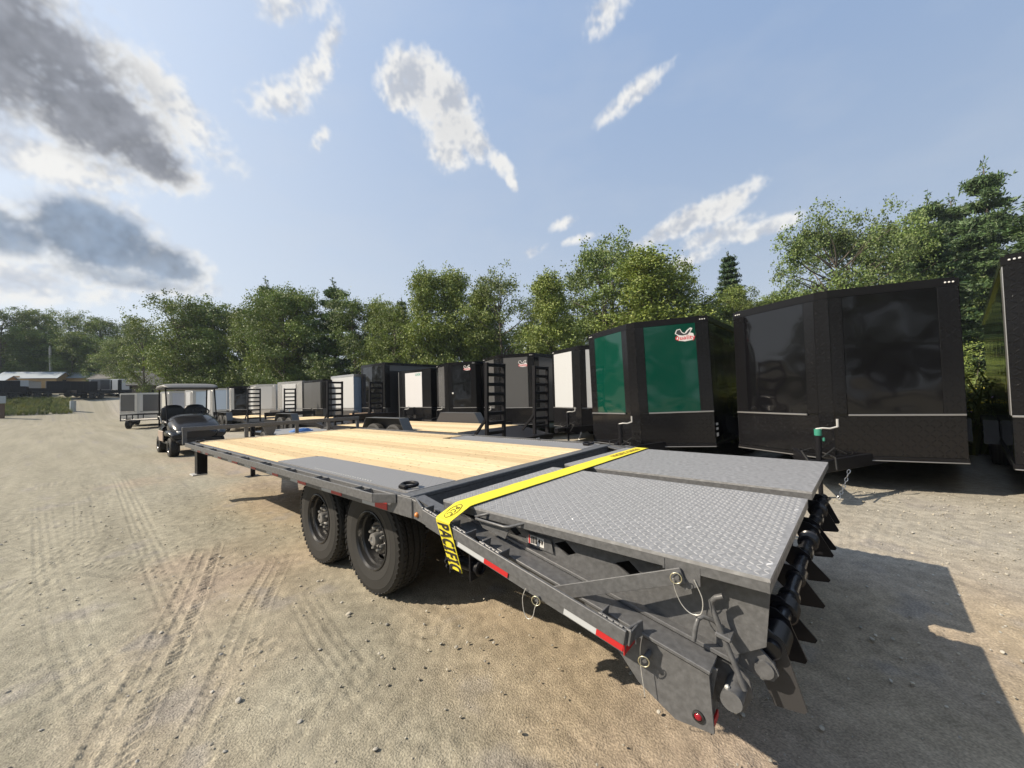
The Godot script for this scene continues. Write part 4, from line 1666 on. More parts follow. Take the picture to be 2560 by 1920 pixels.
func ramp_fittings(root: Node) -> void:
	var st := S()
	# bent grab bar at the front of the near ramp
	tube(st, [Vector3(1.338, 0.860, -1.285), Vector3(1.290, 0.846, -1.340), Vector3(1.282, 0.842, -1.325), Vector3(1.282, 0.838, -1.150), Vector3(1.290, 0.840, -1.125), Vector3(1.338, 0.856, -1.070)], 0.0065, 8)
	P(st, "grab_bar", M.grey, root)
	st = S()
	plate_x(st, [[-1.33, 0.838], [-1.13, 0.834], [-1.16, 0.778], [-1.30, 0.800]], 1.300, 1.305)
	P(st, "grab_bar_plate", M.grey, root)
	# warning label on a backing plate
	st = S()
	plate_x(st, [[-1.115, 0.792], [-0.975, 0.785], [-0.965, 0.728], [-1.105, 0.738]], 1.3915, 1.3925)
	var lab := P(st, "label_plate", M.grey, root)
	st = S()
	plate_x(st, [[-1.098, 0.786], [-1.012, 0.781], [-1.012, 0.742], [-1.098, 0.747]], 1.3895, 1.3912)
	P(st, "warning_label", M.white, lab)
	st = S()
	plate_x(st, [[-1.096, 0.785], [-1.087, 0.7845], [-1.087, 0.747], [-1.096, 0.7475]], 1.3885, 1.3894)
	P(st, "label_red_bar", M.red_tape, lab)
	st = S()
	for b in [[-1.083, -1.078], [-1.075, -1.067], [-1.064, -1.061], [-1.058, -1.050]]:
		plate_x(st, [[b[0], 0.782], [b[1], 0.7816], [b[1], 0.750], [b[0], 0.7504]], 1.3885, 1.3894)
	plate_x(st, [[-1.044, 0.765], [-1.036, 0.778], [-1.028, 0.765], [-1.036, 0.756]], 1.3885, 1.3894)
	plate_x(st, [[-1.026, 0.776], [-1.016, 0.770], [-1.016, 0.764], [-1.022, 0.752], [-1.026, 0.758]], 1.3885, 1.3894)
	P(st, "label_print", M.ink, lab)
	# brace from the tail rail up to its bracket
	st = S()
	bar(st, Vector3(1.262, 0.640, -0.88), Vector3(1.315, 0.820, -0.405), 0.008, 0.050, 0.001, Vector3(0.0, 1, 0))
	P(st, "ramp_brace", M.grey, root)
	st = S()
	plate_x(st, [[-0.47, 0.856], [-0.355, 0.852], [-0.355, 0.796], [-0.40, 0.772], [-0.46, 0.80]], 1.322, 1.330)
	box(st, Vector3(1.345, 0.842, -0.468), Vector3(0.05, 0.034, 0.006))
	box(st, Vector3(1.345, 0.838, -0.357), Vector3(0.05, 0.034, 0.006))
	P(st, "brace_bracket", M.grey, root)
	# ring pins on wire lanyards
	for e in [[Vector3(1.300, 0.822, -0.418), [Vector3(1.300, 0.808, -0.432), Vector3(1.312, 0.765, -0.430), Vector3(1.318, 0.722, -0.412), Vector3(1.320, 0.702, -0.385), Vector3(1.320, 0.712, -0.356), Vector3(1.318, 0.760, -0.350), Vector3(1.316, 0.815, -0.372)]],
			[Vector3(1.194, 0.640, -0.905), [Vector3(1.192, 0.662, -0.962), Vector3(1.190, 0.622, -0.978), Vector3(1.190, 0.572, -0.974), Vector3(1.190, 0.548, -0.956), Vector3(1.191, 0.562, -0.932), Vector3(1.193, 0.602, -0.920), Vector3(1.195, 0.632, -0.902)]],
			[Vector3(1.252, 0.545, -0.515), [Vector3(1.252, 0.614, -0.523), Vector3(1.250, 0.575, -0.530), Vector3(1.250, 0.520, -0.531), Vector3(1.250, 0.470, -0.526), Vector3(1.250, 0.420, -0.520)]]]:
		var c: Vector3 = e[0]
		st = S()
		cyl(st, c + Vector3(-0.012, 0, 0), c + Vector3(0.05, 0, 0), 0.0095, 12)
		var pin := P(st, "lock_pin", M.grey, root)
		st = S()
		tube(st, ring_pts(c + Vector3(-0.014, -0.004, 0.0), Vector3(0.25, 0.1, 1).normalized(), Vector3(-0.2, 1, 0).normalized(), 0.017, 0.019, 18), 0.0018, 6, true)
		P(st, "pin_ring", M.zinc, pin)
		st = S()
		var cv := Curve3D.new()
		var ps: Array = e[1]
		for i in ps.size():
			var tang: Vector3 = (ps[mini(i + 1, ps.size() - 1)] - ps[maxi(i - 1, 0)]) * 0.16
			cv.add_point(ps[i], -tang, tang)
		cv.bake_interval = 0.008
		tube(st, Array(cv.get_baked_points()), 0.0016, 6)
		P(st, "wire_lanyard", M.wire, pin)
	# latch lever and hook
	st = S()
	tube(st, [Vector3(1.352, 0.772, -0.298), Vector3(1.350, 0.762, -0.318), Vector3(1.350, 0.746, -0.332), Vector3(1.350, 0.726, -0.330), Vector3(1.352, 0.650, -0.304), Vector3(1.354, 0.560, -0.270), Vector3(1.354, 0.505, -0.250)], 0.0085, 10)
	P(st, "latch_lever", M.grey, root)
	st = S()
	tube(st, [Vector3(1.330, 0.612, -0.384), Vector3(1.334, 0.655, -0.378), Vector3(1.340, 0.680, -0.372), Vector3(1.352, 0.688, -0.360), Vector3(1.372, 0.676, -0.334), Vector3(1.38, 0.655, -0.310)], 0.0075, 8)
	P(st, "latch_hook", M.grey, root)
	st = S()
	box(st, Vector3(1.362, 0.650, -0.300), Vector3(0.055, 0.014, 0.045), 0.003, Basis(Vector3.RIGHT, 0.2))
	P(st, "latch_block", M.grey, root)
	# hinge pin with grease fittings at the end of the tail beam
	st = S()
	cyl(st, Vector3(1.305, 0.486, -0.278), Vector3(1.42, 0.486, -0.278), 0.030, 20)
	var hp := P(st, "hinge_pin", M.grey, root)
	st = S()
	box(st, Vector3(1.318, 0.516, -0.290), Vector3(0.014, 0.014, 0.014), 0.004)
	box(st, Vector3(1.316, 0.455, -0.270), Vector3(0.012, 0.012, 0.012), 0.004)
	P(st, "grease_fitting", M.scuff, hp)
	st = S()
	plate_x(st, [[-0.34, 0.545], [-0.285, 0.545], [-0.245, 0.51], [-0.235, 0.465], [-0.262, 0.40], [-0.34, 0.40]], 1.40, 1.409)
	P(st, "hinge_lug", M.grey, root)
	# arm that carries the hinge tube, with its round boss
	st = S()
	plate_x(st, [[-0.42, 0.612], [-0.262, 0.652], [-0.180, 0.574], [-0.168, 0.545], [-0.182, 0.522], [-0.212, 0.514], [-0.38, 0.572]], 1.420, 1.430)
	P(st, "ramp_arm", M.grey, root)
	st = S()
	cyl(st, Vector3(1.410, 0.551, -0.205), Vector3(1.46, 0.551, -0.205), 0.026, 20)
	P(st, "ramp_boss", M.grey, root)
	# torsion tube, collars and springs
	var ta := Vector3(1.44, 0.600, -0.190)
	var tb := Vector3(3.66, 0.600, -0.104)
	var ax := (tb - ta).normalized()
	st = S()
	cyl(st, ta, tb, 0.027, 18)
	P(st, "torsion_tube", M.tube_black, root)
	var TX := frame(ta, ax.cross(Vector3.UP).cross(ax) * -1.0, ax)
	for e in [[0.03, 0.10, true], [0.27, 0.075, true], [0.40, 0.02, false], [0.60, 0.07, false], [0.66, 0.02, false], [0.92, 0.05, false], [1.10, 0.09, true], [1.32, 0.02, false], [1.55, 0.06, false], [1.78, 0.07, true], [2.05, 0.05, false]]:
		st = S()
		var prof := []
		if e[2]:
			var n := int(e[1] / 0.011)
			prof.append(Vector2(0.028, e[0]))
			for k in n:
				prof.append(Vector2(0.040, e[0] + 0.002 + k * 0.011))
				prof.append(Vector2(0.045, e[0] + 0.0055 + k * 0.011))
			prof.append(Vector2(0.040, e[0] + 0.002 + n * 0.011))
			prof.append(Vector2(0.028, e[0] + 0.004 + n * 0.011))
		else:
			prof = [Vector2(0.027, e[0]), Vector2(0.036, e[0] + 0.003), Vector2(0.037, e[0] + e[1]), Vector2(0.027, e[0] + e[1] + 0.003)]
		lathe(st, prof, TX, 22)
		P(st, "coil_spring" if e[2] else "tube_collar", M.tube_black, root)
	# pointed feet that hang from the tube
	for f in [[1.47, -0.118, 0.437], [1.62, -0.122, 0.504], [1.72, -0.098, 0.530], [2.05, -0.083, 0.512], [2.30, -0.068, 0.526], [2.75, -0.059, 0.490], [2.85, -0.047, 0.500], [3.30, -0.036, 0.475], [3.52, -0.03, 0.47]]:
		var x: float = f[0]
		var z0 := lerpf(ta.z, tb.z, (x - ta.x) / (tb.x - ta.x))
		st = S()
		plate_x(st, [[z0 - 0.075, 0.655], [z0 - 0.010, 0.652], [z0 + 0.030, 0.622], [z0 + 0.036, 0.600], [f[1] + 0.012, f[2] + 0.004], [f[1] + 0.006, f[2] - 0.008], [f[1] - 0.070, f[2] - 0.018], [z0 - 0.065, 0.575]], x - 0.004, x + 0.004)
		P(st, "ramp_foot", M.foot if x < 1.5 else M.black_steel, root)


func ratchet_strap() -> void:
	var root := thing("tie_down_strap", "yellow webbing strap with black print pulled over the folded ramps of the grey flatbed", "strap", Vector3(1.19, 0.6, -1.45))
	cur = Transform3D(Basis(), -root.position)
	var path := [[Vector3(1.208, 0.616, -1.430), Vector3(1.208, 0.610, -1.345)], [Vector3(1.1860, 0.834, -1.500), Vector3(1.1860, 0.826, -1.402)], [Vector3(1.1920, 0.844, -1.500), Vector3(1.1920, 0.836, -1.402)], [Vector3(1.318, 0.880, -1.508), Vector3(1.312, 0.880, -1.396)], [Vector3(1.345, 0.8815, -1.508), Vector3(1.345, 0.8815, -1.396)], [Vector3(2.37, 0.8800, -1.520), Vector3(2.36, 0.8800, -1.392)], [Vector3(3.60, 0.8815, -1.498), Vector3(3.585, 0.8815, -1.388)], [Vector3(3.635, 0.878, -1.496), Vector3(3.63, 0.878, -1.388)], [Vector3(3.80, 0.815, -1.49), Vector3(3.80, 0.795, -1.39)], [Vector3(3.865, 0.70, -1.48), Vector3(3.865, 0.68, -1.39)]]
	var st := S()
	for i in path.size() - 1:
		var a: Vector3 = path[i][0]
		var b: Vector3 = path[i][1]
		var c: Vector3 = path[i + 1][1]
		var d: Vector3 = path[i + 1][0]
		var n := (b - a).cross(d - a).normalized()
		if n.dot(Vector3(-0.6 if i < 4 else 0.4, 1, 0)) < 0:
			n = -n
		var t := n * 0.0028
		if i == 4 or i == 5:
			# the long run over the plates lies in slight waves
			var steps := 14
			for q in steps:
				var qa := float(q) / steps
				var qb := float(q + 1) / steps
				var wa := n * (0.0012 * sin(qa * 23.0 + i) * sin(qa * PI) + 0.0012 * sin(qa * PI))
				var wb := n * (0.0012 * sin(qb * 23.0 + i) * sin(qb * PI) + 0.0012 * sin(qb * PI))
				var e0 := a.lerp(d, qa) + wa
				var e1 := b.lerp(c, qa) + wa * 0.4
				var e2 := b.lerp(c, qb) + wb * 0.4
				var e3 := a.lerp(d, qb) + wb
				quad(st, e0 + t, e1 + t, e2 + t, e3 + t, n)
				quad(st, e0, e1, e2, e3, -n)
				quad(st, e0, e0 + t, e3 + t, e3, a - b)
				quad(st, e1, e1 + t, e2 + t, e2, b - a)
			continue
		quad(st, a + t, b + t, c + t, d + t, n)
		quad(st, a, b, c, d, -n)
		quad(st, a, a + t, d + t, d, (a - b))
		quad(st, b, b + t, c + t, c, (b - a))
	P(st, "webbing", M.strap, root)
	# print on the drop, reading downwards
	var a0 := Vector3(1.1860, 0.825, -1.450)
	var down := Vector3(0.022, -0.212, 0.062)
	var X := frame(a0 + down * 0.50, down, Vector3(0, 0.10, 1))
	X.basis = X.basis * Basis(Vector3(0.60, 0, 0), Vector3(0.30, 1, 0), Vector3(0, 0, 1))
	text("strap_print", "PACIFIC", 0.072, M.ink, root, X.translated_local(Vector3(0, 0, 0.0055)))
	# oval badge on the slope
	var p0 := Vector3(1.318, 0.880, -1.452)
	var p1 := Vector3(1.192, 0.837, -1.450)
	var XO := frame(p0.lerp(p1, 0.50), p1 - p0, Vector3(0, 0, 1))
	XO.origin += XO.basis.z * 0.0080
	st = S()
	var oval := []
	for k in 26:
		var a := TAU * k / 26.0
		oval.append(XO * Vector3(cos(a) * 0.056, sin(a) * absf(sin(a)) ** 0.25 * 0.030, 0.0))
	tube(st, oval, 0.0013, 5, true)
	P(st, "badge_ring", M.ink, root)
	text("badge_print", "PCC", 0.030, M.ink, root, XO, false, 0.001)
	# faded print at the far end
	var XF := frame(Vector3(3.25, 0.8872, -1.442), Vector3(1, 0, 0.03), Vector3(0, 0, -1))
	text("strap_print", "PACIFIC CARGO", 0.050, paint(0.24, 0.17, 0.02, 0.8), root, XF, true, 0.0012)


# ---------------------------------------------------------------- enclosed trailers
func face_box(called: String, root: Node, F: Transform3D, flip: float, u0: float, u1: float, y0: float, y1: float, th: float, m: Material) -> MeshInstance3D:
	var st := S()
	box(st, Vector3((u0 + u1) * 0.5, (y0 + y1) * 0.5, flip * th * 0.5), Vector3(u1 - u0, y1 - y0, th), minf(0.004, th * 0.3))
	return P(st, called, m, root, F)


func enclosed(p: Dictionary) -> Node3D:
	var pos: Vector3 = p.pos
	pos.y = rise(pos.x, pos.z)
	var root := thing("enclosed_trailer", p.label, "trailer", pos, p.get("yaw", 0.0), p.get("group", ""))
	root.rotation.x = p.get("roll", 0.0)
	cur = Transform3D()
	var w: float = p.w
	var h := w * 0.5
	var L: float = p.get("l", 4.8)
	var n: float = p.get("nose", 0.02)
	var rail: float = p.get("rail", 0.45)
	var top: float = p.top
	var mid: float = p.get("mid", 1.02)
	var guard: Material = p.get("guard", M.black_diamond)
	var cap: Material = p.get("cap", M.black_diamond)
	var trim: Material = p.get("trim", M.black_trim)
	var side: Material = p.get("side", M.gloss_black)
	var strip: Material = p.get("strip", M.strip)
	var capw: float = p.get("capw", 0.20)
	var e := 0.012
	var foot := [[L - e, -h + e], [0.0, -h + e], [-n + e, -0.07], [-n + e, 0.07], [0.0, h - e], [L - e, h - e]]
	var st := S()
	plate_y(st, foot, rail + 0.03, top - 0.06)
	P(st, "body", side, root)
	var band := [[L + 0.01, -h - 0.014], [-0.004, -h - 0.014], [-n - 0.014, -0.075], [-n - 0.014, 0.075], [-0.004, h + 0.014], [L + 0.01, h + 0.014]]
	st = S()
	plate_y(st, band, top - 0.115, top - 0.022)
	P(st, "top_rail", trim, root)
	var lid := [[L, -h + 0.02], [0.01, -h + 0.02], [-n + 0.03, -0.07], [-n + 0.03, 0.07], [0.01, h - 0.02], [L, h - 0.02]]
	st = S()
	plate_y(st, lid, top - 0.022, top)
	P(st, "roof", trim if p.get("dark_roof", true) else M.silver_trim, root)
	for s in [-1.0, 1.0]:
		var A := Vector3(0, 0, s * h)
		var B := Vector3(-n, 0, s * 0.075)
		var len_ := A.distance_to(B)
		var F := frame(A, B - A, Vector3.UP)
		var flip := 1.0 if F.basis.z.dot(Vector3(-1, 0, s * 0.3)) > 0 else -1.0
		face_box("stone_guard", root, F, flip, 0.0, len_ + 0.002, rail + 0.062, mid - 0.012, 0.012, guard)
		face_box("trim_strip", root, F, flip, 0.0, len_ - (0.16 if n > 0.1 else 0.0), mid - 0.010, mid + 0.014, 0.020, strip)
		face_box("corner_cap", root, F, flip, 0.0, capw, mid + 0.016, top - 0.118, 0.014, cap)
		var uend := len_ - (0.15 if n > 0.1 else -0.08)
		face_box("front_panel", root, F, flip, capw + 0.002, uend, mid + 0.016, top - 0.118, 0.010, p.left if s < 0 else p.right)
		if n > 0.1:
			face_box("nose_cap", root, F, flip, uend + 0.002, len_ + 0.004, mid + 0.016, top - 0.118, 0.015, cap)
		face_box("bottom_rail", root, F, flip, -0.004, len_ + 0.004, rail + 0.013, rail + 0.060, 0.020, trim)
		face_box("bottom_trim", root, F, flip, -0.004, len_ + 0.004, rail, rail + 0.012, 0.024, M.strip)
		# along the side
		st = S()
		box(st, Vector3(0.12, (mid + top) * 0.5 - 0.06, s * (h + 0.004)), Vector3(0.24, top - mid - 0.14, 0.010), 0.002)
		P(st, "side_cap", p.get("edge", cap), root)
		st = S()
		box(st, Vector3(L * 0.5, rail + 0.03, s * (h + 0.006)), Vector3(L, 0.06, 0.016), 0.003)
		P(st, "side_rail", trim, root)
		st = S()
		for k in 3:
			box(st, Vector3(0.03, top - 0.070, s * (h - 0.05 - k * 0.035)) if n < 0.1 else F * Vector3(0.05 + k * 0.036, top - 0.068, flip * 0.016), Vector3(0.018, 0.020, 0.020), 0.005)
		P(st, "marker_lamp", M.white, root)
		# axles and fender
		var xc := L * 0.56
		for dx in [-0.45, 0.45]:
			wheel(root, Vector3(xc + dx, 0.34, s * (h - 0.02)), s, 0.34, 0.20, false, true)
		st = S()
		var poly := PackedVector2Array([Vector2(xc - 1.0, 0.40), Vector2(xc - 0.86, 0.78), Vector2(xc + 0.86, 0.78), Vector2(xc + 1.0, 0.40), Vector2(xc + 0.92, 0.40), Vector2(xc + 0.80, 0.74), Vector2(xc - 0.80, 0.74), Vector2(xc - 0.92, 0.40)])
		prism(st, poly, h * s, (h + 0.16) * s)
		P(st, "fender", trim, root)
	if n > 0.1:
		st = S()
		box(st, Vector3(-n - 0.006, (rail + top) * 0.5 - 0.05, 0), Vector3(0.030, top - rail - 0.13, 0.175), 0.010)
		P(st, "nose_cap", cap, root)
	if p.has("tongue"):
		var ty := rail + 0.02
		var tip: float = -n - p.tongue
		for s in [-1.0, 1.0]:
			st = S()
			bar(st, Vector3(0.25, ty, s * 0.62), Vector3(tip + 0.2, ty, s * 0.06), 0.06, 0.15, 0.005)
			P(st, "tongue_beam", M.black_steel, root)
		st = S()
		box(st, Vector3(tip + 0.05, ty + 0.02, 0), Vector3(0.36, 0.13, 0.13), 0.02)
		cyl(st, Vector3(tip - 0.13, ty + 0.01, 0), Vector3(tip - 0.02, ty + 0.03, 0), 0.06)
		P(st, "coupler", M.black_steel, root)
		# frame round the tongue opening
		st = S()
		for s in [-1.0, 1.0]:
			var A := Vector3(-n - 0.022, rail + 0.235, s * 0.02)
			var B := Vector3(-n * 0.42 - 0.020, rail + 0.235, s * h * 0.56)
			bar(st, A, B, 0.022, 0.030, 0.003)
			bar(st, B, B - Vector3(0, 0.235, 0), 0.022, 0.030, 0.003, Vector3(1, 0, 0))
		P(st, "tongue_opening_trim", trim, root)
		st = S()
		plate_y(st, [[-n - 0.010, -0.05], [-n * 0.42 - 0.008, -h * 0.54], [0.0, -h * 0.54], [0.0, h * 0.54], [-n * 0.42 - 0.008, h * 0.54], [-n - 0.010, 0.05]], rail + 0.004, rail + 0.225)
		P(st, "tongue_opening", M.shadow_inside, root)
		var jx := tip + 0.42
		st = S()
		cyl(st, Vector3(jx, 0.02, 0), Vector3(jx, ty + 0.16, 0), 0.026, 12)
		cyl(st, Vector3(jx, ty - 0.02, 0), Vector3(jx, ty + 0.40, 0), 0.034, 14)
		box(st, Vector3(jx, 0.012, 0), Vector3(0.16, 0.018, 0.16), 0.003)
		var jk := P(st, "jack", M.black_steel, root)
		st = S()
		cyl(st, Vector3(jx, ty + 0.36, 0), Vector3(jx, ty + 0.44, 0), 0.040, 14)
		box(st, Vector3(jx + 0.02, ty + 0.31, 0.05), Vector3(0.03, 0.05, 0.03), 0.008)
		P(st, "jack_head", p.get("jack", M.black_steel), jk)
		st = S()
		tube(st, [Vector3(jx, ty + 0.44, -0.02), Vector3(jx, ty + 0.455, 0.05), Vector3(jx + 0.02, ty + 0.45, 0.12), Vector3(jx + 0.05, ty + 0.475, 0.19)], 0.011, 8)
		tube(st, [Vector3(jx + 0.05, ty + 0.47, 0.19), Vector3(jx + 0.05, ty + 0.57, 0.19)], 0.014, 8)
		P(st, "jack_crank", M.scuff, jk)
		st = S()
		tube(st, [Vector3(jx - 0.3, ty + 0.06, -0.05), Vector3(jx - 0.1, ty + 0.16, -0.16), Vector3(jx + 0.15, ty + 0.17, -0.10), Vector3(jx + 0.2, ty + 0.10, 0.05), Vector3(jx, ty + 0.09, 0.16), Vector3(jx - 0.22, ty - 0.02, 0.20)], 0.010, 7)
		tube(st, [Vector3(jx - 0.1, ty + 0.10, 0.05), Vector3(jx + 0.1, ty + 0.20, 0.14), Vector3(jx + 0.22, ty + 0.12, 0.24)], 0.009, 7)
		P(st, "wiring", M.rubber, root)
		# hanging safety chain
		var c0 := Vector3(tip + 0.62, ty - 0.07, 0.26)
		var c1 := Vector3(tip + 0.46, 0.02, 0.16)
		for k in 9:
			var t := (k + 0.5) / 9.0
			var c := c0.lerp(c1, t) - Vector3(0, sin(t * PI) * 0.03, 0)
			var d := (c1 - c0).normalized()
			var sd := d.cross(Vector3.RIGHT if k % 2 == 0 else Vector3(0, 0, 1)).normalized()
			st = S()
			tube(st, ring_pts(c, d, sd, 0.026, 0.015, 10), 0.005, 6, true)
			P(st, "chain_link", M.chrome, root)
	return root


func logo(root: Node, F: Transform3D, k: float, ink: Material) -> void:
	# cockerel badge: white ground, dark bird, red lettering, at the centre of F, k wide
	var st := S()
	var P2 := func(a: Array) -> PackedVector2Array:
		var o := PackedVector2Array()
		for i in range(0, a.size(), 2):
			o.append(Vector2(a[i], a[i + 1]) * k)
		return o
	prism(st, P2.call([-0.48, -0.20, -0.30, -0.27, 0.0, -0.33, 0.42, -0.28, 0.50, -0.10, 0.47, 0.10, 0.30, 0.16, 0.44, 0.40, 0.32, 0.45, 0.12, 0.30, 0.0, 0.14, -0.12, 0.22, -0.22, 0.42, -0.42, 0.38, -0.52, 0.16, -0.36, 0.02]), 0.0, 0.003, F)
	var b := P(st, "logo_badge", M.white, root)
	st = S()
	prism(st, P2.call([-0.46, 0.16, -0.40, 0.34, -0.24, 0.38, -0.16, 0.20, -0.04, 0.10, 0.10, 0.14, 0.22, 0.30, 0.34, 0.38, 0.30, 0.24, 0.16, 0.06, -0.10, 0.02, -0.30, 0.06]), 0.003, 0.005, F)
	P(st, "logo_bird", ink, b)
	text("logo_print", "Quality", 0.22 * k, M.logo_red, b, F * Transform3D(Basis(), Vector3(0.02 * k, -0.12 * k, 0.004)), true, 0.002)


func panel_frame(h: float, n: float, top: float, u: float, drop: float) -> Transform3D:
	# a spot on the right hand front panel, u from its outer corner, drop below the roof
	var A := Vector3(0, 0, h)
	var B := Vector3(-n, 0, 0.075)
	var d := (B - A).normalized()
	var o := A + d * u + Vector3(0, top - drop, 0)
	var nrm := d.cross(Vector3.UP)
	if nrm.x > 0:
		nrm = -nrm
	return Transform3D(Basis(-d, Vector3.UP, nrm), o + nrm * 0.011)


func enclosed_row() -> void:
	var big := enclosed({"label": "largest gloss black enclosed trailer with diamond plate nose and chalk letters CM on its tongue", "pos": Vector3(7.388, 0, -0.05), "yaw": -0.133, "w": 2.535, "nose": 0.52, "l": 7.2, "rail": 0.42, "top": 2.745, "left": M.gloss_black, "right": M.gloss_black, "tongue": 1.05, "jack": M.jack_green})
	# chalk letters on the right tongue beam
	var st := S()
	var beam := Vector3(-1.37, 0, 0.06) - Vector3(0.25, 0, 0.62)
	var bd := beam.normalized()
	var TF := Transform3D(Basis(-bd, Vector3.UP, (-bd).cross(Vector3.UP)), Vector3(-0.545, 0.44, 0.335) + (-bd).cross(Vector3.UP) * 0.034)
	var strokes := [[Vector2(-0.02, 0.045), Vector2(-0.05, 0.060), Vector2(-0.075, 0.040), Vector2(-0.082, 0.0), Vector2(-0.070, -0.040), Vector2(-0.040, -0.052), Vector2(-0.015, -0.040)], [Vector2(0.005, -0.045), Vector2(0.015, 0.0), Vector2(0.022, 0.045), Vector2(0.034, 0.062), Vector2(0.046, 0.040), Vector2(0.050, 0.0), Vector2(0.064, 0.050), Vector2(0.082, 0.068), Vector2(0.096, 0.040), Vector2(0.106, -0.010), Vector2(0.118, -0.036)]]
	for s in strokes:
		var pts := []
		for q in s:
			pts.append(TF * Vector3(q.x, q.y, 0.0))
		tube(st, pts, 0.0042, 5)
	P(st, "chalk_letters", M.chalk, big)
	var green := enclosed({"label": "dark green enclosed trailer with black diamond plate corners and a cockerel badge", "pos": Vector3(7.28, 0, -2.757), "yaw": -0.035, "roll": -0.024, "w": 2.34, "nose": 0.50, "l": 5.4, "rail": 0.42, "top": 2.685, "left": M.gloss_green, "right": M.gloss_green, "guard": M.black_diamond, "tongue": 1.05})
	logo(green, panel_frame(1.17, 0.50, 2.685, 0.38, 0.33), 0.30, M.dark_steel)
	st = S()
	box(st, Vector3(-0.46, 1.62, -0.10), Vector3(0.004, 0.075, 0.085), 0.0, Basis(Vector3.UP, -0.42))
	P(st, "yellow_tag", M.yellow, green, Transform3D(Basis(), Vector3(-0.035, 0, 0.02)))
	for y in [0.62, 0.72, 0.80]:
		st = S()
		box(st, Vector3(0.10, y, 1.182), Vector3(0.12, 0.06 if y < 0.7 else 0.04, 0.003))
		P(st, "paper_notice", M.white, green)
	enclosed({"label": "rightmost black enclosed trailer, cut by the picture edge, with bright corner strip", "pos": Vector3(6.76, 0, 2.764), "yaw": -0.165, "w": 2.55, "nose": 0.10, "l": 7.0, "rail": 0.42, "top": 2.86, "left": M.black_diamond, "right": M.black_diamond, "edge": M.silver_trim})
	enclosed({"label": "white panelled enclosed trailer with black nose cap, just left of the green one", "pos": Vector3(9.58, 0, -5.31), "w": 2.30, "nose": 0.50, "l": 5.0, "rail": 0.48, "top": 2.70, "left": M.gloss_white, "right": M.gloss_white, "side": M.gloss_white, "capw": 0.10, "tongue": 1.0})
	var grey := enclosed({"label": "charcoal grey enclosed trailer with pink and white cockerel badge", "pos": Vector3(9.58, 0, -8.25), "yaw": -0.04, "w": 2.26, "nose": 0.46, "l": 5.0, "rail": 0.50, "top": 2.72, "left": M.gloss_charcoal, "right": M.gloss_charcoal, "side": M.gloss_charcoal, "tongue": 1.0})
	logo(grey, panel_frame(1.13, 0.46, 2.72, 0.36, 0.34), 0.28, M.dark_steel)
	var black := enclosed({"label": "all black enclosed trailer with white cockerel badge beside the charcoal one", "pos": Vector3(9.60, 0, -10.82), "w": 2.16, "nose": 0.40, "l": 5.0, "rail": 0.50, "top": 2.67, "left": M.gloss_charcoal, "right": M.gloss_black, "side": M.gloss_black, "cap": M.black_trim, "guard": M.black_trim, "tongue": 0.9})
	logo(black, panel_frame(1.08, 0.40, 2.67, 0.34, 0.24), 0.26, M.dark_steel)
	st = S()
	box(st, panel_frame(1.08, 0.40, 2.67, 0.93, 1.12).origin, Vector3(0.02, 0.06, 0.10), 0.004)
	P(st, "white_tag", M.white, black)
	var pan := enclosed({"label": "black enclosed trailer with one tall pale grey panel in the middle of its flat front", "pos": Vector3(9.70, 0, -13.5), "w": 2.20, "l": 4.6, "rail": 0.50, "top": 2.60, "left": M.black_trim, "right": M.black_trim, "side": M.gloss_black, "capw": 0.16, "guard": M.black_trim, "cap": M.black_trim, "tongue": 0.9})
	st = S()
	box(st, Vector3(-0.040, 1.755, -0.02), Vector3(0.014, 1.44, 1.16), 0.003)
	P(st, "pale_panel", paint(0.50, 0.50, 0.51, 0.4), pan)
	text("logo_print", "LOOK", 0.10, M.logo_teal, pan, Transform3D(Basis(Vector3(0, 0, 1), Vector3(0, 1, 0), Vector3(-1, 0, 0)), Vector3(-0.049, 2.38, 0.30)))
	st = S()
	box(st, Vector3(-0.03, 1.50, -1.09), Vector3(0.03, 2.1, 0.03), 0.003)
	P(st, "edge_strip", M.silver_trim, pan)
	var tall := enclosed({"label": "tallest black trailer with an open dark side doorway, behind the pale panel trailer", "pos": Vector3(9.30, 0, -16.1), "w": 2.02, "l": 7.5, "rail": 0.5, "top": 3.02, "left": M.gloss_black, "right": M.gloss_black, "side": M.gloss_charcoal, "guard": M.black_trim, "cap": M.black_trim})
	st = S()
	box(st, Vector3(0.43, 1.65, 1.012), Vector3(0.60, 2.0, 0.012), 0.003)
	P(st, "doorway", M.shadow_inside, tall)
	enclosed({"label": "plain white enclosed trailer left of the tallest black one", "pos": Vector3(9.0, 0, -18.4), "w": 2.30, "l": 4.4, "top": 2.62, "left": M.gloss_white, "right": M.gloss_white, "side": M.gloss_blue, "trim": M.silver_trim, "cap": M.gloss_white, "guard": M.silver_diamond, "edge": M.gloss_blue})
	enclosed({"label": "charcoal trailer with black edges behind the middle pair of upright ramps", "pos": Vector3(8.45, 0, -20.45), "yaw": 0.06, "w": 2.1, "l": 4.4, "top": 2.47, "left": M.gloss_charcoal, "right": M.gloss_charcoal, "side": M.gloss_charcoal, "guard": M.black_trim, "cap": M.black_trim})
	var sil := enclosed({"label": "silver fronted trailer with a white centre panel behind an upright ramp", "pos": Vector3(8.35, 0, -23.1), "yaw": 0.20, "w": 2.25, "l": 4.2, "top": 2.52, "left": M.silver_diamond, "right": M.silver_diamond, "side": M.gloss_blue, "trim": M.silver_trim, "cap": M.silver_diamond, "guard": M.silver_diamond, "capw": 0.42, "edge": M.silver_trim})
	st = S()
	box(st, Vector3(-0.040, 1.70, 0.0), Vector3(0.012, 1.36, 1.24), 0.003)
	P(st, "white_panel", M.gloss_white, sil)
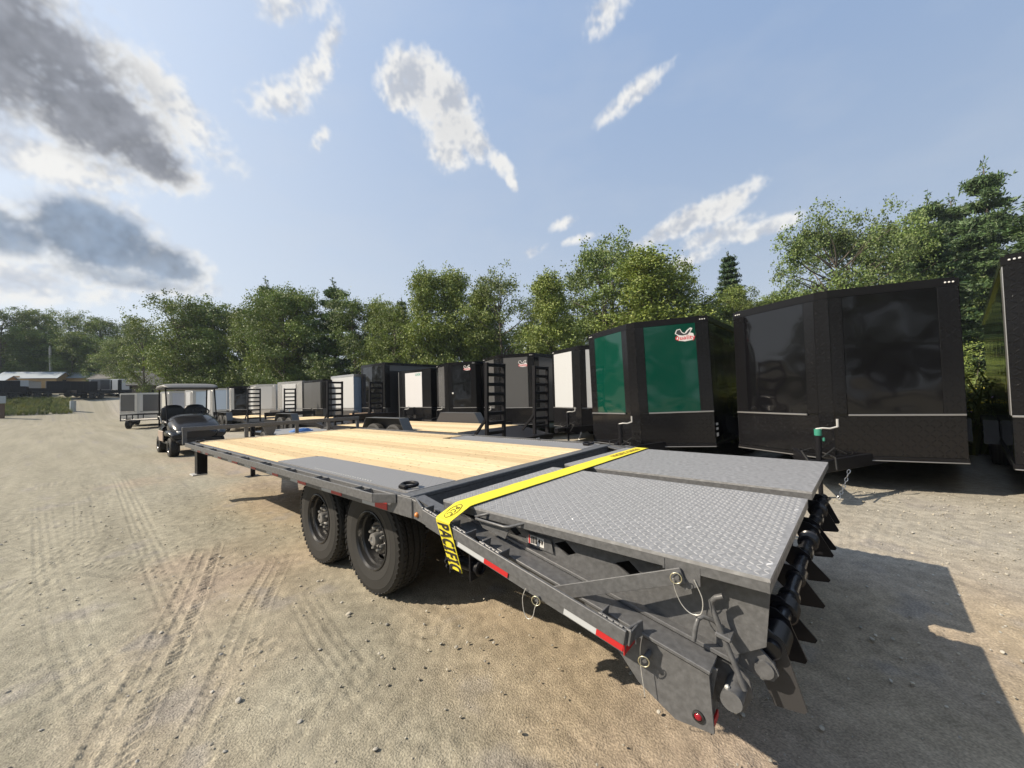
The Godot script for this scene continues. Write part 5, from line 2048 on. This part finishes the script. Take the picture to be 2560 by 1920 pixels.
	enclosed({"label": "white enclosed trailer with silver lower guard and nose cap, second behind the golf cart's right", "pos": Vector3(7.8, 0, -25.6), "yaw": 0.30, "w": 2.25, "nose": 0.45, "l": 4.2, "top": 2.44, "left": M.gloss_white, "right": M.gloss_white, "side": M.gloss_white, "trim": M.silver_trim, "cap": M.silver_diamond, "guard": M.silver_diamond})
	enclosed({"label": "small black trailer with bright silver nose cap", "pos": Vector3(7.1, 0, -27.5), "yaw": 0.34, "w": 2.1, "nose": 0.45, "l": 4.0, "top": 2.40, "left": M.gloss_black, "right": M.gloss_black, "side": M.gloss_black, "cap": M.silver_diamond, "guard": M.black_trim, "edge": M.black_trim})
	enclosed({"label": "pale blue grey trailer right of the golf cart roof", "pos": Vector3(6.65, 0, -29.9), "yaw": 0.42, "w": 2.0, "nose": 0.40, "l": 3.8, "top": 2.36, "left": M.gloss_white, "right": paint(0.42, 0.50, 0.60, 0.3), "side": M.gloss_white, "trim": M.silver_trim, "cap": M.silver_diamond, "guard": M.silver_diamond, "edge": M.silver_trim})
	enclosed({"label": "white trailer seen through the right half of the golf cart", "pos": Vector3(6.05, 0, -32.1), "yaw": 0.55, "w": 2.0, "nose": 0.40, "l": 3.8, "top": 2.34, "left": M.gloss_white, "right": paint(0.46, 0.54, 0.62, 0.3), "side": M.gloss_white, "trim": M.silver_trim, "cap": M.silver_diamond, "guard": M.silver_diamond, "edge": M.silver_trim})
	enclosed({"label": "grey white trailer seen through the left half of the golf cart", "pos": Vector3(5.2, 0, -34.3), "yaw": 0.62, "w": 2.0, "nose": 0.40, "l": 3.8, "top": 2.32, "left": paint(0.46, 0.46, 0.42, 0.3), "right": paint(0.34, 0.36, 0.40, 0.3), "side": M.gloss_white, "trim": M.silver_trim, "cap": M.silver_diamond, "guard": M.silver_diamond, "edge": M.silver_trim})
	enclosed({"label": "small charcoal trailer with silver nose cap and guard, left of the golf cart", "pos": Vector3(3.85, 0, -37.0), "yaw": 1.15, "w": 2.2, "nose": 0.42, "l": 3.8, "top": 2.30, "left": M.gloss_charcoal, "right": M.gloss_charcoal, "side": M.gloss_charcoal, "trim": M.silver_trim, "cap": M.silver_diamond, "guard": M.silver_diamond, "capw": 0.06})


# ---------------------------------------------------------------- open trailers with stand up ramps
func open_trailer(p: Dictionary) -> Node3D:
	var root := thing("equipment_trailer", p.label, "trailer", p.pos, p.get("yaw", 0.0), "open equipment trailers behind the flatbed")
	cur = Transform3D()
	var L: float = p.l
	var d: float = p.get("deck", 0.68)
	var hw := 1.06
	var tail := 0.95
	var st := S()
	for s in [-1.0, 1.0]:
		st = S()
		box(st, Vector3(s * (hw - 0.03), d - 0.07, -(L + tail) * 0.5), Vector3(0.06, 0.14, L - tail), 0.004)
		bar(st, Vector3(s * (hw - 0.03), d - 0.07, -tail), Vector3(s * (hw - 0.03), d - 0.24, 0.0), 0.06, 0.13, 0.004)
		P(st, "side_rail", M.black_steel, root)
	var n := 11
	var w := (2.0 * hw - 0.14) / n
	for i in n:
		st = S()
		box(st, Vector3(-hw + 0.07 + (i + 0.5) * w, d - 0.012 + 0.001 * (i % 2), -(L + tail) * 0.5), Vector3(w - 0.004, 0.036, L - tail), 0.002)
		P(st, "plank", M.wood[(i * 2) % 5], root)
	st = S()
	bar(st, Vector3(0, d - 0.01, -tail), Vector3(0, d - 0.18, -0.02), 2.0 * hw - 0.14, 0.012)
	P(st, "dovetail", M.black_steel, root)
	st = S()
	box(st, Vector3(0, d - 0.22, -0.01), Vector3(2.0 * hw, 0.12, 0.08), 0.006)
	P(st, "tail_bar", M.black_steel, root)
	for s in [-1.0, 1.0]:
		for k in 2:
			st = S()
			box(st, Vector3(s * (0.42 + k * 0.07), d - 0.22, 0.034), Vector3(0.035, 0.035, 0.012), 0.004)
			P(st, "tail_lamp", M.white, root)
	# headboard rail
	st = S()
	box(st, Vector3(0, d + 0.20, -L + 0.03), Vector3(2.0 * hw, 0.17, 0.06), 0.006)
	P(st, "front_rail", M.black_steel, root)
	for s in [-1.0, 0.0, 1.0]:
		st = S()
		box(st, Vector3(s * (hw - 0.04), d + 0.06, -L + 0.03), Vector3(0.06, 0.16, 0.05), 0.003)
		P(st, "rail_post", M.black_steel, root)
	# fenders and wheels
	var zc := -L * 0.52
	for s in [-1.0, 1.0]:
		var pts := [Vector2(zc - 0.98, d - 0.10), Vector2(zc - 0.72, d + 0.28), Vector2(zc + 0.72, d + 0.28), Vector2(zc + 0.98, d - 0.10)]
		st = S()
		for k in 3:
			bar(st, Vector3(s * (hw + 0.13), pts[k].y, pts[k].x), Vector3(s * (hw + 0.13), pts[k + 1].y, pts[k + 1].x), 0.25, 0.008)
		var fe := P(st, "fender", M.fender_grey, root)
		st = S()
		plate_x(st, [[pts[0].x, pts[0].y], [pts[1].x, pts[1].y], [pts[2].x, pts[2].y], [pts[3].x, pts[3].y]], s * (hw + 0.012), s * (hw + 0.004))
		P(st, "fender_back", M.dark_steel, fe)
		for dz in [-0.43, 0.43]:
			wheel(root, Vector3(s * (hw + 0.15), 0.42, zc + dz), s, 0.40, 0.20, false)
	# ramps standing up at the tail
	for s in [-1.0, 1.0]:
		var xa: float = s * (hw - 0.30)
		var lean := Transform3D(Basis(Vector3.RIGHT, p.get("lean", 0.03)), Vector3(xa, d - 0.14, -0.10))
		st = S()
		for e in [-1.0, 1.0]:
			box(st, Vector3(e * 0.245, 0.76, 0), Vector3(0.05, 1.52, 0.075), 0.004)
		var rp := P(st, "stand_up_ramp", M.black_steel, root, lean)
		for k in 8:
			st = S()
			box(st, Vector3(0, 0.16 + k * 0.188, 0.0), Vector3(0.44, 0.066, 0.060), 0.004)
			P(st, "rung", M.black_steel, rp)
		st = S()
		bar(st, Vector3(xa - 0.27, d + 0.28, -0.10), Vector3(xa - 0.27, d - 0.05, -0.42), 0.035, 0.05)
		P(st, "ramp_stay", M.black_steel, root)
	# tongue and jack
	for s in [-1.0, 1.0]:
		st = S()
		bar(st, Vector3(s * 0.7, d - 0.10, -L), Vector3(s * 0.05, d - 0.12, -L - 1.25), 0.06, 0.13, 0.004)
		P(st, "tongue_beam", M.black_steel, root)
	st = S()
	box(st, Vector3(0, d - 0.11, -L - 1.35), Vector3(0.12, 0.13, 0.34), 0.015)
	P(st, "coupler", M.black_steel, root)
	st = S()
	cyl(st, Vector3(0.0, 0.02, -L - 0.85), Vector3(0.0, d + 0.32, -L - 0.85), 0.036, 12)
	box(st, Vector3(0.0, 0.015, -L - 0.85), Vector3(0.18, 0.02, 0.18))
	tube(st, [Vector3(0, d + 0.30, -L - 0.85), Vector3(0.16, d + 0.31, -L - 0.85), Vector3(0.17, d + 0.38, -L - 0.85)], 0.011, 8)
	P(st, "jack", M.black_steel, root)
	return root


func equipment_row() -> void:
	open_trailer({"label": "open black trailer with pine deck right behind the flatbed, nearest pair of upright ramps", "pos": Vector3(6.33, 0, -5.05), "l": 6.3})
	open_trailer({"label": "open black trailer with pine deck, its upright ramps second from the flatbed", "pos": Vector3(6.88, 0, -12.95), "l": 6.0})
	open_trailer({"label": "open black trailer with pine deck, farthest pair of upright ramps, beside the golf cart", "pos": Vector3(6.66, 0, -20.45), "l": 5.8})
	# low pale trailer and its load in front of the golf cart
	var root := thing("utility_trailer", "low open trailer with pale metal deck beyond the headboard of the flatbed", "trailer", Vector3(4.75, 0, -12.6))
	cur = Transform3D()
	var st := S()
	box(st, Vector3(0, 0.50, 0), Vector3(1.5, 0.03, 3.0), 0.004)
	P(st, "deck", paint(0.42, 0.42, 0.42, 0.4, 0.6), root)
	st = S()
	for s in [-1.0, 1.0]:
		box(st, Vector3(s * 0.74, 0.45, 0), Vector3(0.05, 0.09, 3.0), 0.004)
	box(st, Vector3(0, 0.45, 1.48), Vector3(1.5, 0.09, 0.05), 0.004)
	P(st, "frame", M.black_steel, root)
	for s in [-1.0, 1.0]:
		wheel(root, Vector3(s * 0.88, 0.29, 0.1), s, 0.29, 0.17, false)
		st = S()
		for k in 8:
			var a := PI * (0.12 + 0.76 * k / 8.0)
			var b := PI * (0.12 + 0.76 * (k + 1) / 8.0)
			bar(st, Vector3(s * 0.88, 0.30 + sin(a) * 0.36, 0.1 + cos(a) * 0.36), Vector3(s * 0.88, 0.30 + sin(b) * 0.36, 0.1 + cos(b) * 0.36), 0.20, 0.006, 0.0, Vector3.RIGHT)
		P(st, "fender", M.black_steel, root)
	st = S()
	bar(st, Vector3(0, 0.42, -1.5), Vector3(0, 0.42, -2.6), 0.08, 0.08, 0.004)
	P(st, "drawbar", M.black_steel, root)
	var tp := S()
	var r := RandomNumberGenerator.new()
	r.seed = 4
	for k in 3:
		var pts := []
		for i in 14:
			var a := TAU * i / 14.0
			pts.append(Vector3(cos(a) * (0.30 - 0.05 * k) + r.randf_range(-0.02, 0.02), 0.028 + 0.026 * k + r.randf_range(-0.01, 0.01), sin(a) * (0.22 - 0.04 * k)))
		tube(tp, pts, 0.022, 6, true)
	var rope := P(tp, "rope_coil", M.blue_tarp, null, Transform3D(Basis(), Vector3(4.75, 0.50, -12.3)))
	tag(rope, "coil of blue rope lying on the low pale trailer deck", "rope")
	var ub := thing("utility_trailer", "small single axle trailer with mesh sides, far left of the golf cart", "trailer", Vector3(3.9, 0, -33.4), 1.15)
	cur = Transform3D()
	st = S()
	for s in [-1.0, 1.0]:
		for y in [0.55, 0.88]:
			box(st, Vector3(0, y, s * 0.85), Vector3(3.2, 0.05, 0.05), 0.004)
		for k in 5:
			box(st, Vector3(-1.58 + k * 0.79, 0.715, s * 0.85), Vector3(0.04, 0.30, 0.04))
	for s in [-1.58, 1.58]:
		for y in [0.55, 0.88]:
			box(st, Vector3(s, y, 0), Vector3(0.05, 0.05, 1.66), 0.004)
	P(st, "frame", M.black_steel, ub)
	st = S()
	box(st, Vector3(0, 0.56, 0), Vector3(3.1, 0.03, 1.62))
	P(st, "deck", paint(0.40, 0.37, 0.32, 0.8), ub)
	for s in [-1.0, 1.0]:
		wheel(ub, Vector3(-0.1, 0.31, s * 0.99), s, 0.31, 0.19, false, true)
		st = S()
		box(st, Vector3(-0.1, 0.67, s * 0.99), Vector3(0.86, 0.02, 0.22), 0.005)
		P(st, "fender", M.black_steel, ub)
	st = S()
	bar(st, Vector3(-1.6, 0.52, 0), Vector3(-2.6, 0.48, 0), 0.08, 0.08)
	P(st, "drawbar", M.black_steel, ub)


# ---------------------------------------------------------------- golf cart
func golf_cart() -> void:
	var root := thing("golf_cart", "black golf cart with grey canopy parked beyond the front corner of the flatbed", "golf cart", Vector3(2.58, 0, -14.6), 0.0)
	cur = Transform3D()
	var body := paint(0.016, 0.016, 0.017, 0.22)
	var st := S()
	# nose: rounded cowl sloping to the front
	loft(st, [[0.05, 0, 0.66, 0.52, 0.26, 3.0], [0.12, 0, 0.80, 0.55, 0.34, 3.2], [0.30, 0, 0.79, 0.57, 0.31, 3.0], [0.60, 0, 0.74, 0.57, 0.26, 2.8], [0.85, 0, 0.68, 0.54, 0.22, 2.6], [1.02, 0, 0.62, 0.48, 0.17, 2.5], [1.12, 0, 0.58, 0.36, 0.11, 2.3]], Transform3D(), 28)
	P(st, "front_cowl", body, root)
	text("cowl_badge", "Tempo", 0.055, M.scuff, root, Transform3D(Basis.from_euler(Vector3(-0.75, 0, 0)), Vector3(0.05, 0.865, 0.88)), true, 0.004)
	for s in [-1.0, 1.0]:
		st = S()
		loft(st, [[0.36, s * 0.50, 0.60, 0.14, 0.06, 2.5], [0.50, s * 0.50, 0.66, 0.16, 0.07, 2.5], [0.78, s * 0.50, 0.66, 0.16, 0.07, 2.5], [1.00, s * 0.48, 0.60, 0.15, 0.08, 2.5], [1.08, s * 0.46, 0.55, 0.12, 0.06, 2.5]])
		P(st, "front_fender", body, root)
		st = S()
		loft(st, [[0.93, s * 0.40, 0.70, 0.085, 0.04, 2.2], [1.03, s * 0.40, 0.665, 0.075, 0.04, 2.2], [1.06, s * 0.40, 0.655, 0.05, 0.03, 2.0]], Transform3D(), 16)
		P(st, "headlight", paint(0.35, 0.36, 0.36, 0.15), root)
	st = S()
	loft(st, [[1.04, 0, 0.42, 0.50, 0.08, 3.0], [1.16, 0, 0.42, 0.46, 0.07, 3.0]])
	P(st, "bumper", M.rubber, root)
	st = S()
	box(st, Vector3(0, 0.34, -0.1), Vector3(1.10, 0.08, 2.1), 0.02)
	P(st, "floor", M.rubber, root)
	st = S()
	loft(st, [[-1.22, 0, 0.62, 0.54, 0.20, 3.5], [-1.0, 0, 0.66, 0.58, 0.24, 3.5], [-0.45, 0, 0.62, 0.58, 0.22, 4.0]])
	P(st, "rear_body", body, root)
	st = S()
	box(st, Vector3(-0.585, 0.52, -0.55), Vector3(0.03, 0.30, 0.75), 0.012)
	P(st, "side_panel", paint(0.30, 0.24, 0.20, 0.5), root)
	st = S()
	loft(st, [[-0.88, 0, 0.88, 0.50, 0.055, 4.0], [-0.70, 0, 0.90, 0.54, 0.07, 4.0], [-0.36, 0, 0.90, 0.54, 0.06, 4.0], [-0.30, 0, 0.88, 0.50, 0.04, 4.0]])
	P(st, "seat", M.vinyl, root)
	for s in [-1.0, 1.0]:
		st = S()
		loft(st, [[0.0, s * 0.265, 0.0, 0.26, 0.05, 3.0], [0.12, s * 0.265, 0.0, 0.285, 0.075, 3.0], [0.34, s * 0.265, -0.02, 0.27, 0.07, 2.6], [0.43, s * 0.265, -0.03, 0.20, 0.05, 2.2], [0.46, s * 0.265, -0.03, 0.10, 0.03, 2.0]], Transform3D(Basis(Vector3(1, 0, 0), Vector3(0, -0.12, -1).normalized(), Vector3(0, 1, -0.12).normalized()), Vector3(0, 0.95, -0.92)), 20)
		P(st, "backrest", M.vinyl, root)
	st = S()
	tube(st, ring_pts(Vector3(0.27, 1.20, -0.12), Vector3.RIGHT, Vector3(0, 0.62, -0.78).normalized(), 0.185, 0.185, 22), 0.016, 7, true)
	for k in 3:
		var a := TAU * k / 3.0 + 0.5
		bar(st, Vector3(0.27, 1.185, -0.11), Vector3(0.27, 1.20, -0.12) + Vector3(cos(a), sin(a) * 0.62, -sin(a) * 0.78) * 0.18, 0.03, 0.012)
	P(st, "steering_wheel", M.rubber, root)
	st = S()
	cyl(st, Vector3(0.27, 0.85, 0.18), Vector3(0.27, 1.19, -0.11), 0.022, 10)
	P(st, "steering_column", M.black_steel, root)
	st = S()
	loft(st, [[-1.22, 0, 1.90, 0.54, 0.020, 4.0], [-1.16, 0, 1.92, 0.62, 0.050, 4.0], [-0.9, 0, 1.945, 0.64, 0.075, 3.5], [-0.1, 0, 1.95, 0.64, 0.080, 3.5], [0.16, 0, 1.93, 0.62, 0.055, 4.0], [0.24, 0, 1.90, 0.54, 0.020, 4.0]], Transform3D(), 28)
	P(st, "canopy", paint(0.13, 0.13, 0.125, 0.5), root)
	st = S()
	box(st, Vector3(0, 1.885, -0.48), Vector3(1.24, 0.045, 1.40), 0.015)
	P(st, "canopy_frame", M.black_steel, root)
	for s in [-1.0, 1.0]:
		st = S()
		tube(st, [Vector3(s * 0.55, 0.80, 0.30), Vector3(s * 0.56, 1.20, 0.20), Vector3(s * 0.56, 1.88, 0.02)], 0.018, 8)
		P(st, "front_strut", M.black_steel, root)
		st = S()
		tube(st, [Vector3(s * 0.56, 0.75, -1.02), Vector3(s * 0.57, 1.88, -0.92)], 0.020, 8)
		P(st, "rear_strut", M.black_steel, root)
		st = S()
		tube(st, [Vector3(s * 0.56, 0.90, -0.62), Vector3(s * 0.60, 1.08, -0.60), Vector3(s * 0.60, 1.08, -0.86)], 0.016, 8)
		P(st, "arm_rest", M.scuff, root)
		wheel(root, Vector3(s * 0.50, 0.26, 0.73), s, 0.26, 0.21, false)
		wheel(root, Vector3(s * 0.50, 0.26, -0.93), s, 0.26, 0.21, false)


# ---------------------------------------------------------------- the far end of the yard
func shed(label: String, x: float, z: float, turn: float, w: float, d: float, h: float, rh: float, wall: Material, roof: Material, win: bool) -> void:
	var root := thing("shed", label, "shed", Vector3(x, rise(x, z) - 0.05, z), turn)
	cur = Transform3D()
	var st := S()
	prism(st, PackedVector2Array([Vector2(-d * 0.5, 0), Vector2(d * 0.5, 0), Vector2(d * 0.5, h), Vector2(0, h + rh), Vector2(-d * 0.5, h)]), -w * 0.5, w * 0.5, Transform3D(Basis(Vector3(0, 0, 1), Vector3(0, 1, 0), Vector3(-1, 0, 0)), Vector3.ZERO))
	P(st, "wall", wall, root)
	for s in [-1.0, 1.0]:
		st = S()
		bar(st, Vector3(0, h + rh + 0.02, 0), Vector3(0, h - 0.10, s * (d * 0.5 + 0.22)), w + 0.4, 0.06)
		P(st, "roof", roof, root)
	if win:
		st = S()
		box(st, Vector3(w * 0.5 + 0.01, h * 0.62, 0.1), Vector3(0.04, 0.8, 0.9), 0.01)
		P(st, "window", M.glass, root)
		st = S()
		box(st, Vector3(-w * 0.18, 1.0, d * 0.5 + 0.01), Vector3(0.95, 2.0, 0.04), 0.01)
		P(st, "door", M.tan_board, root)


func dark_trailer(label: String, x: float, z: float, turn: float, l: float, h: float) -> void:
	var root := thing("dump_trailer", label, "trailer", Vector3(x, rise(x, z), z), turn)
	cur = Transform3D()
	var st := S()
	for s in [-1.0, 1.0]:
		box(st, Vector3(0, 0.75 + h * 0.5, s * 0.98), Vector3(l, h, 0.05), 0.01)
		for k in int(l / 0.6):
			box(st, Vector3(-l * 0.5 + 0.3 + k * 0.6, 0.75 + h * 0.5, s * 1.025), Vector3(0.07, h, 0.05))
	for s in [-1.0, 1.0]:
		box(st, Vector3(s * l * 0.5, 0.75 + h * 0.5, 0), Vector3(0.05, h, 1.96), 0.01)
	P(st, "box_body", M.black_steel, root)
	st = S()
	box(st, Vector3(0, 0.70, 0), Vector3(l, 0.10, 2.0), 0.01)
	P(st, "floor", M.black_steel, root)
	st = S()
	bar(st, Vector3(-l * 0.5, 0.62, -0.5), Vector3(-l * 0.5 - 1.3, 0.60, 0.0), 0.08, 0.14)
	bar(st, Vector3(-l * 0.5, 0.62, 0.5), Vector3(-l * 0.5 - 1.3, 0.60, 0.0), 0.08, 0.14)
	P(st, "tongue", M.black_steel, root)
	for s in [-1.0, 1.0]:
		for dx in [-0.42, 0.42]:
			wheel(root, Vector3(0.1 + dx, 0.38, s * 1.12), s, 0.38, 0.22, false, true)
		st = S()
		box(st, Vector3(0.1, 0.83, s * 1.13), Vector3(1.8, 0.02, 0.24))
		P(st, "fender", M.fender_grey, root)


func far_yard() -> void:
	var pine := paint(0.40, 0.27, 0.13, 0.8)
	var orange := paint(0.46, 0.22, 0.075, 0.8)
	var dark := paint(0.035, 0.037, 0.042, 0.7)
	shed("long tan wooden shed with pale metal roof, below the left utility pole", -2.0, -97.0, -0.45, 6.6, 4.0, 1.7, 1.0, pine, M.metal_roof, true)
	shed("orange brown shed cut by the left picture edge", -6.9, -94.0, -0.40, 6.0, 3.8, 1.4, 0.8, orange, M.metal_roof, false)
	shed("small orange shed gable right beside the long tan shed", 1.4, -98.0, -0.40, 3.0, 3.0, 1.8, 0.8, orange, pine, true)
	shed("tan shed with pale roof right of the orange gable", 3.9, -96.5, -0.55, 4.6, 3.6, 1.9, 0.9, pine, M.metal_roof, false)
	shed("dark grey shed with gable to the front, right of the tan shed", 6.3, -89.0, -0.9, 4.2, 4.2, 2.5, 1.3, dark, dark, true)
	shed("black shed with white corner boards near the second utility pole", 9.2, -90.5, -0.75, 5.6, 4.4, 2.5, 1.5, paint(0.014, 0.014, 0.017, 0.7), paint(0.05, 0.055, 0.06, 0.6), true)
	# house among the trees
	var hs := thing("house", "dark shingled house half hidden among the trees behind the golf cart", "house", Vector3(10.6, rise(10.6, -66.0), -66.0), -0.3)
	cur = Transform3D()
	var st := S()
	prism(st, PackedVector2Array([Vector2(-3, 0), Vector2(3, 0), Vector2(3, 3.6), Vector2(0, 5.2), Vector2(-3, 3.6)]), -4.0, 4.0, Transform3D(Basis(Vector3(0, 0, 1), Vector3(0, 1, 0), Vector3(-1, 0, 0)), Vector3.ZERO))
	P(st, "wall", paint(0.10, 0.09, 0.085, 0.8), hs)
	for s in [-1.0, 1.0]:
		st = S()
		bar(st, Vector3(0, 5.3, 0), Vector3(0, 3.35, s * 3.6), 8.8, 0.12)
		P(st, "roof", paint(0.07, 0.07, 0.075, 0.8), hs)
	for x in [-2.4, 0.2, 2.6]:
		st = S()
		box(st, Vector3(x, 2.2, 3.01), Vector3(0.9, 1.2, 0.06), 0.01)
		P(st, "window", M.glass, hs)
	# pale truck cab glimpsed through the leaves
	var vn := thing("box_truck", "white box truck glimpsed through the trees", "truck", Vector3(13.0, 0.1, -52.6), 0.4)
	cur = Transform3D()
	st = S()
	box(st, Vector3(0, 2.2, 0), Vector3(2.2, 2.8, 4.4), 0.05)
	P(st, "cargo_box", M.white, vn)
	st = S()
	box(st, Vector3(0, 1.5, 3.0), Vector3(2.0, 1.9, 1.5), 0.2)
	P(st, "cab", paint(0.45, 0.05, 0.05, 0.4), vn)
	for s in [-1.0, 1.0]:
		for zz in [-1.3, 3.0]:
			wheel(vn, Vector3(s * 0.95, 0.45, zz), s, 0.45, 0.25, false)
	# dark trailers and small enclosed ones along the bank
	dark_trailer("black dump trailer at the left picture edge beyond the grass bank", -6.2, -80.0, 0.12, 6.4, 1.5)
	dark_trailer("long low black trailer beyond the grass bank, tongue to the left", -1.2, -79.5, 0.06, 4.2, 0.55)
	dark_trailer("black flat frame trailer stacked beside the tall dump trailer on the far bank", 3.2, -78.5, 0.3, 3.4, 0.35)
	dark_trailer("short black box trailer between the long low one and the left dump trailer", -3.6, -78.4, -0.1, 2.6, 0.9)
	dark_trailer("tall black dump trailer beyond the grass bank, above the grey bollard", 1.5, -81.0, 0.05, 4.6, 1.4)
	enclosed({"label": "tiny white trailer end between the black dump trailers on the far bank", "pos": Vector3(-3.4, 0, -86.0), "yaw": 1.3, "w": 2.1, "l": 4.0, "top": 2.3, "left": M.gloss_white, "right": M.gloss_white, "side": M.gloss_white, "trim": M.silver_trim, "cap": M.gloss_white, "guard": M.silver_diamond})
	enclosed({"label": "grey trailer with pale frame on the far bank, left of the black and white one", "pos": Vector3(4.3, 0, -83.0), "yaw": 1.2, "w": 2.4, "l": 4.0, "top": 2.5, "left": paint(0.14, 0.14, 0.145, 0.5), "right": M.gloss_charcoal, "side": M.gloss_charcoal, "trim": M.silver_trim, "cap": M.silver_trim, "guard": M.silver_diamond})
	enclosed({"label": "black and white trailer on the far bank, nearest to the dark shed", "pos": Vector3(6.2, 0, -80.0), "yaw": 1.1, "w": 2.3, "nose": 0.4, "l": 4.0, "top": 2.6, "left": M.gloss_white, "right": M.gloss_white, "side": M.gloss_black, "trim": M.silver_trim, "cap": M.black_trim, "guard": M.black_trim})
	# poles and wires
	var heads := []
	for e in [[-0.4, -98.5, 6.8, "pale leaning utility pole behind the tan shed"], [8.9, -92.0, 5.6, "dim utility pole behind the black shed"], [-26.0, -104.0, 6.8, "utility pole out of the picture to the left"]]:
		if e[0] < -20.0:
			heads.append(Vector3(e[0], rise(e[0], e[1]) + e[2] - 0.5, e[1]))
			continue
		var y := rise(e[0], e[1])
		var po := thing("utility_pole", e[3], "utility pole", Vector3(e[0], y, e[1]), 0.2)
		po.rotation.z = 0.03
		cur = Transform3D()
		st = S()
		tube(st, [Vector3(0, -0.3, 0), Vector3(0, e[2], 0)], 0.20, 10, false, true, 0.15)
		P(st, "pole_shaft", M.pole, po)
		st = S()
		cyl(st, Vector3(0.0, e[2] - 0.02, 0), Vector3(0.0, e[2] + 0.22, 0), 0.05, 8)
		P(st, "insulator", M.white, po)
		heads.append(Vector3(e[0], y + e[2] - 0.5, e[1]))
	for pr in [[2, 0, "overhead wire left of the pale leaning utility pole"], [0, 1, "overhead wire between the two utility poles"]]:
		var a: Vector3 = heads[pr[0]]
		var b: Vector3 = heads[pr[1]]
		st = S()
		for dy in [0.0, -0.7]:
			var pts := []
			for i in 11:
				var t := i / 10.0
				pts.append(a.lerp(b, t) + Vector3(0, dy - 0.5 * sin(PI * t), 0))
			tube(st, pts, 0.018, 5)
		tag(P(st, "power_line", M.tube_black), pr[2], "power line")


func small_things() -> void:
	var p := thing("wooden_post", "brown wooden post with grey box at the left picture edge", "post", Vector3(-3.55, rise(-3.55, -66.0), -66.0))
	cur = Transform3D()
	var st := S()
	box(st, Vector3(0, 0.75, 0), Vector3(0.36, 1.6, 0.30), 0.02)
	P(st, "post_shaft", paint(0.11, 0.075, 0.055, 0.9), p)
	st = S()
	box(st, Vector3(0, 1.95, 0), Vector3(0.5, 0.75, 0.4), 0.03)
	P(st, "grey_box", M.metal_roof, p)
	var b := thing("bollard", "grey bollard standing in the grass of the far bank", "bollard", Vector3(1.35, rise(1.35, -69.0), -69.0))
	cur = Transform3D()
	st = S()
	tube(st, [Vector3(0, -0.1, 0), Vector3(0, 1.25, 0)], 0.26, 12)
	P(st, "bollard_body", M.metal_roof, b)
	# stack of boards on the deck of the second open trailer
	var bs := thing("board_stack", "short stack of brown boards on the front of the second open trailer", "lumber", Vector3(7.55, 0.70, -13.9))
	cur = Transform3D()
	for k in 4:
		st = S()
		box(st, Vector3(0, 0.03 + k * 0.05, 0.01 * k), Vector3(0.85, 0.044, 0.30), 0.003)
		P(st, "board", M.tan_board, bs)
	var bx := P(S_box(Vector3(0.30, 0.05, 0.12)), "red_tool_box", M.red_tape, null, Transform3D(Basis(), Vector3(6.10, 0.735, -13.4)))
	tag(bx, "small dark red box on the second open trailer beside its near upright ramp", "box")


func S_box(s: Vector3) -> SurfaceTool:
	var st := S()
	box(st, Vector3(0, s.y * 0.5, 0), s, 0.006)
	return st
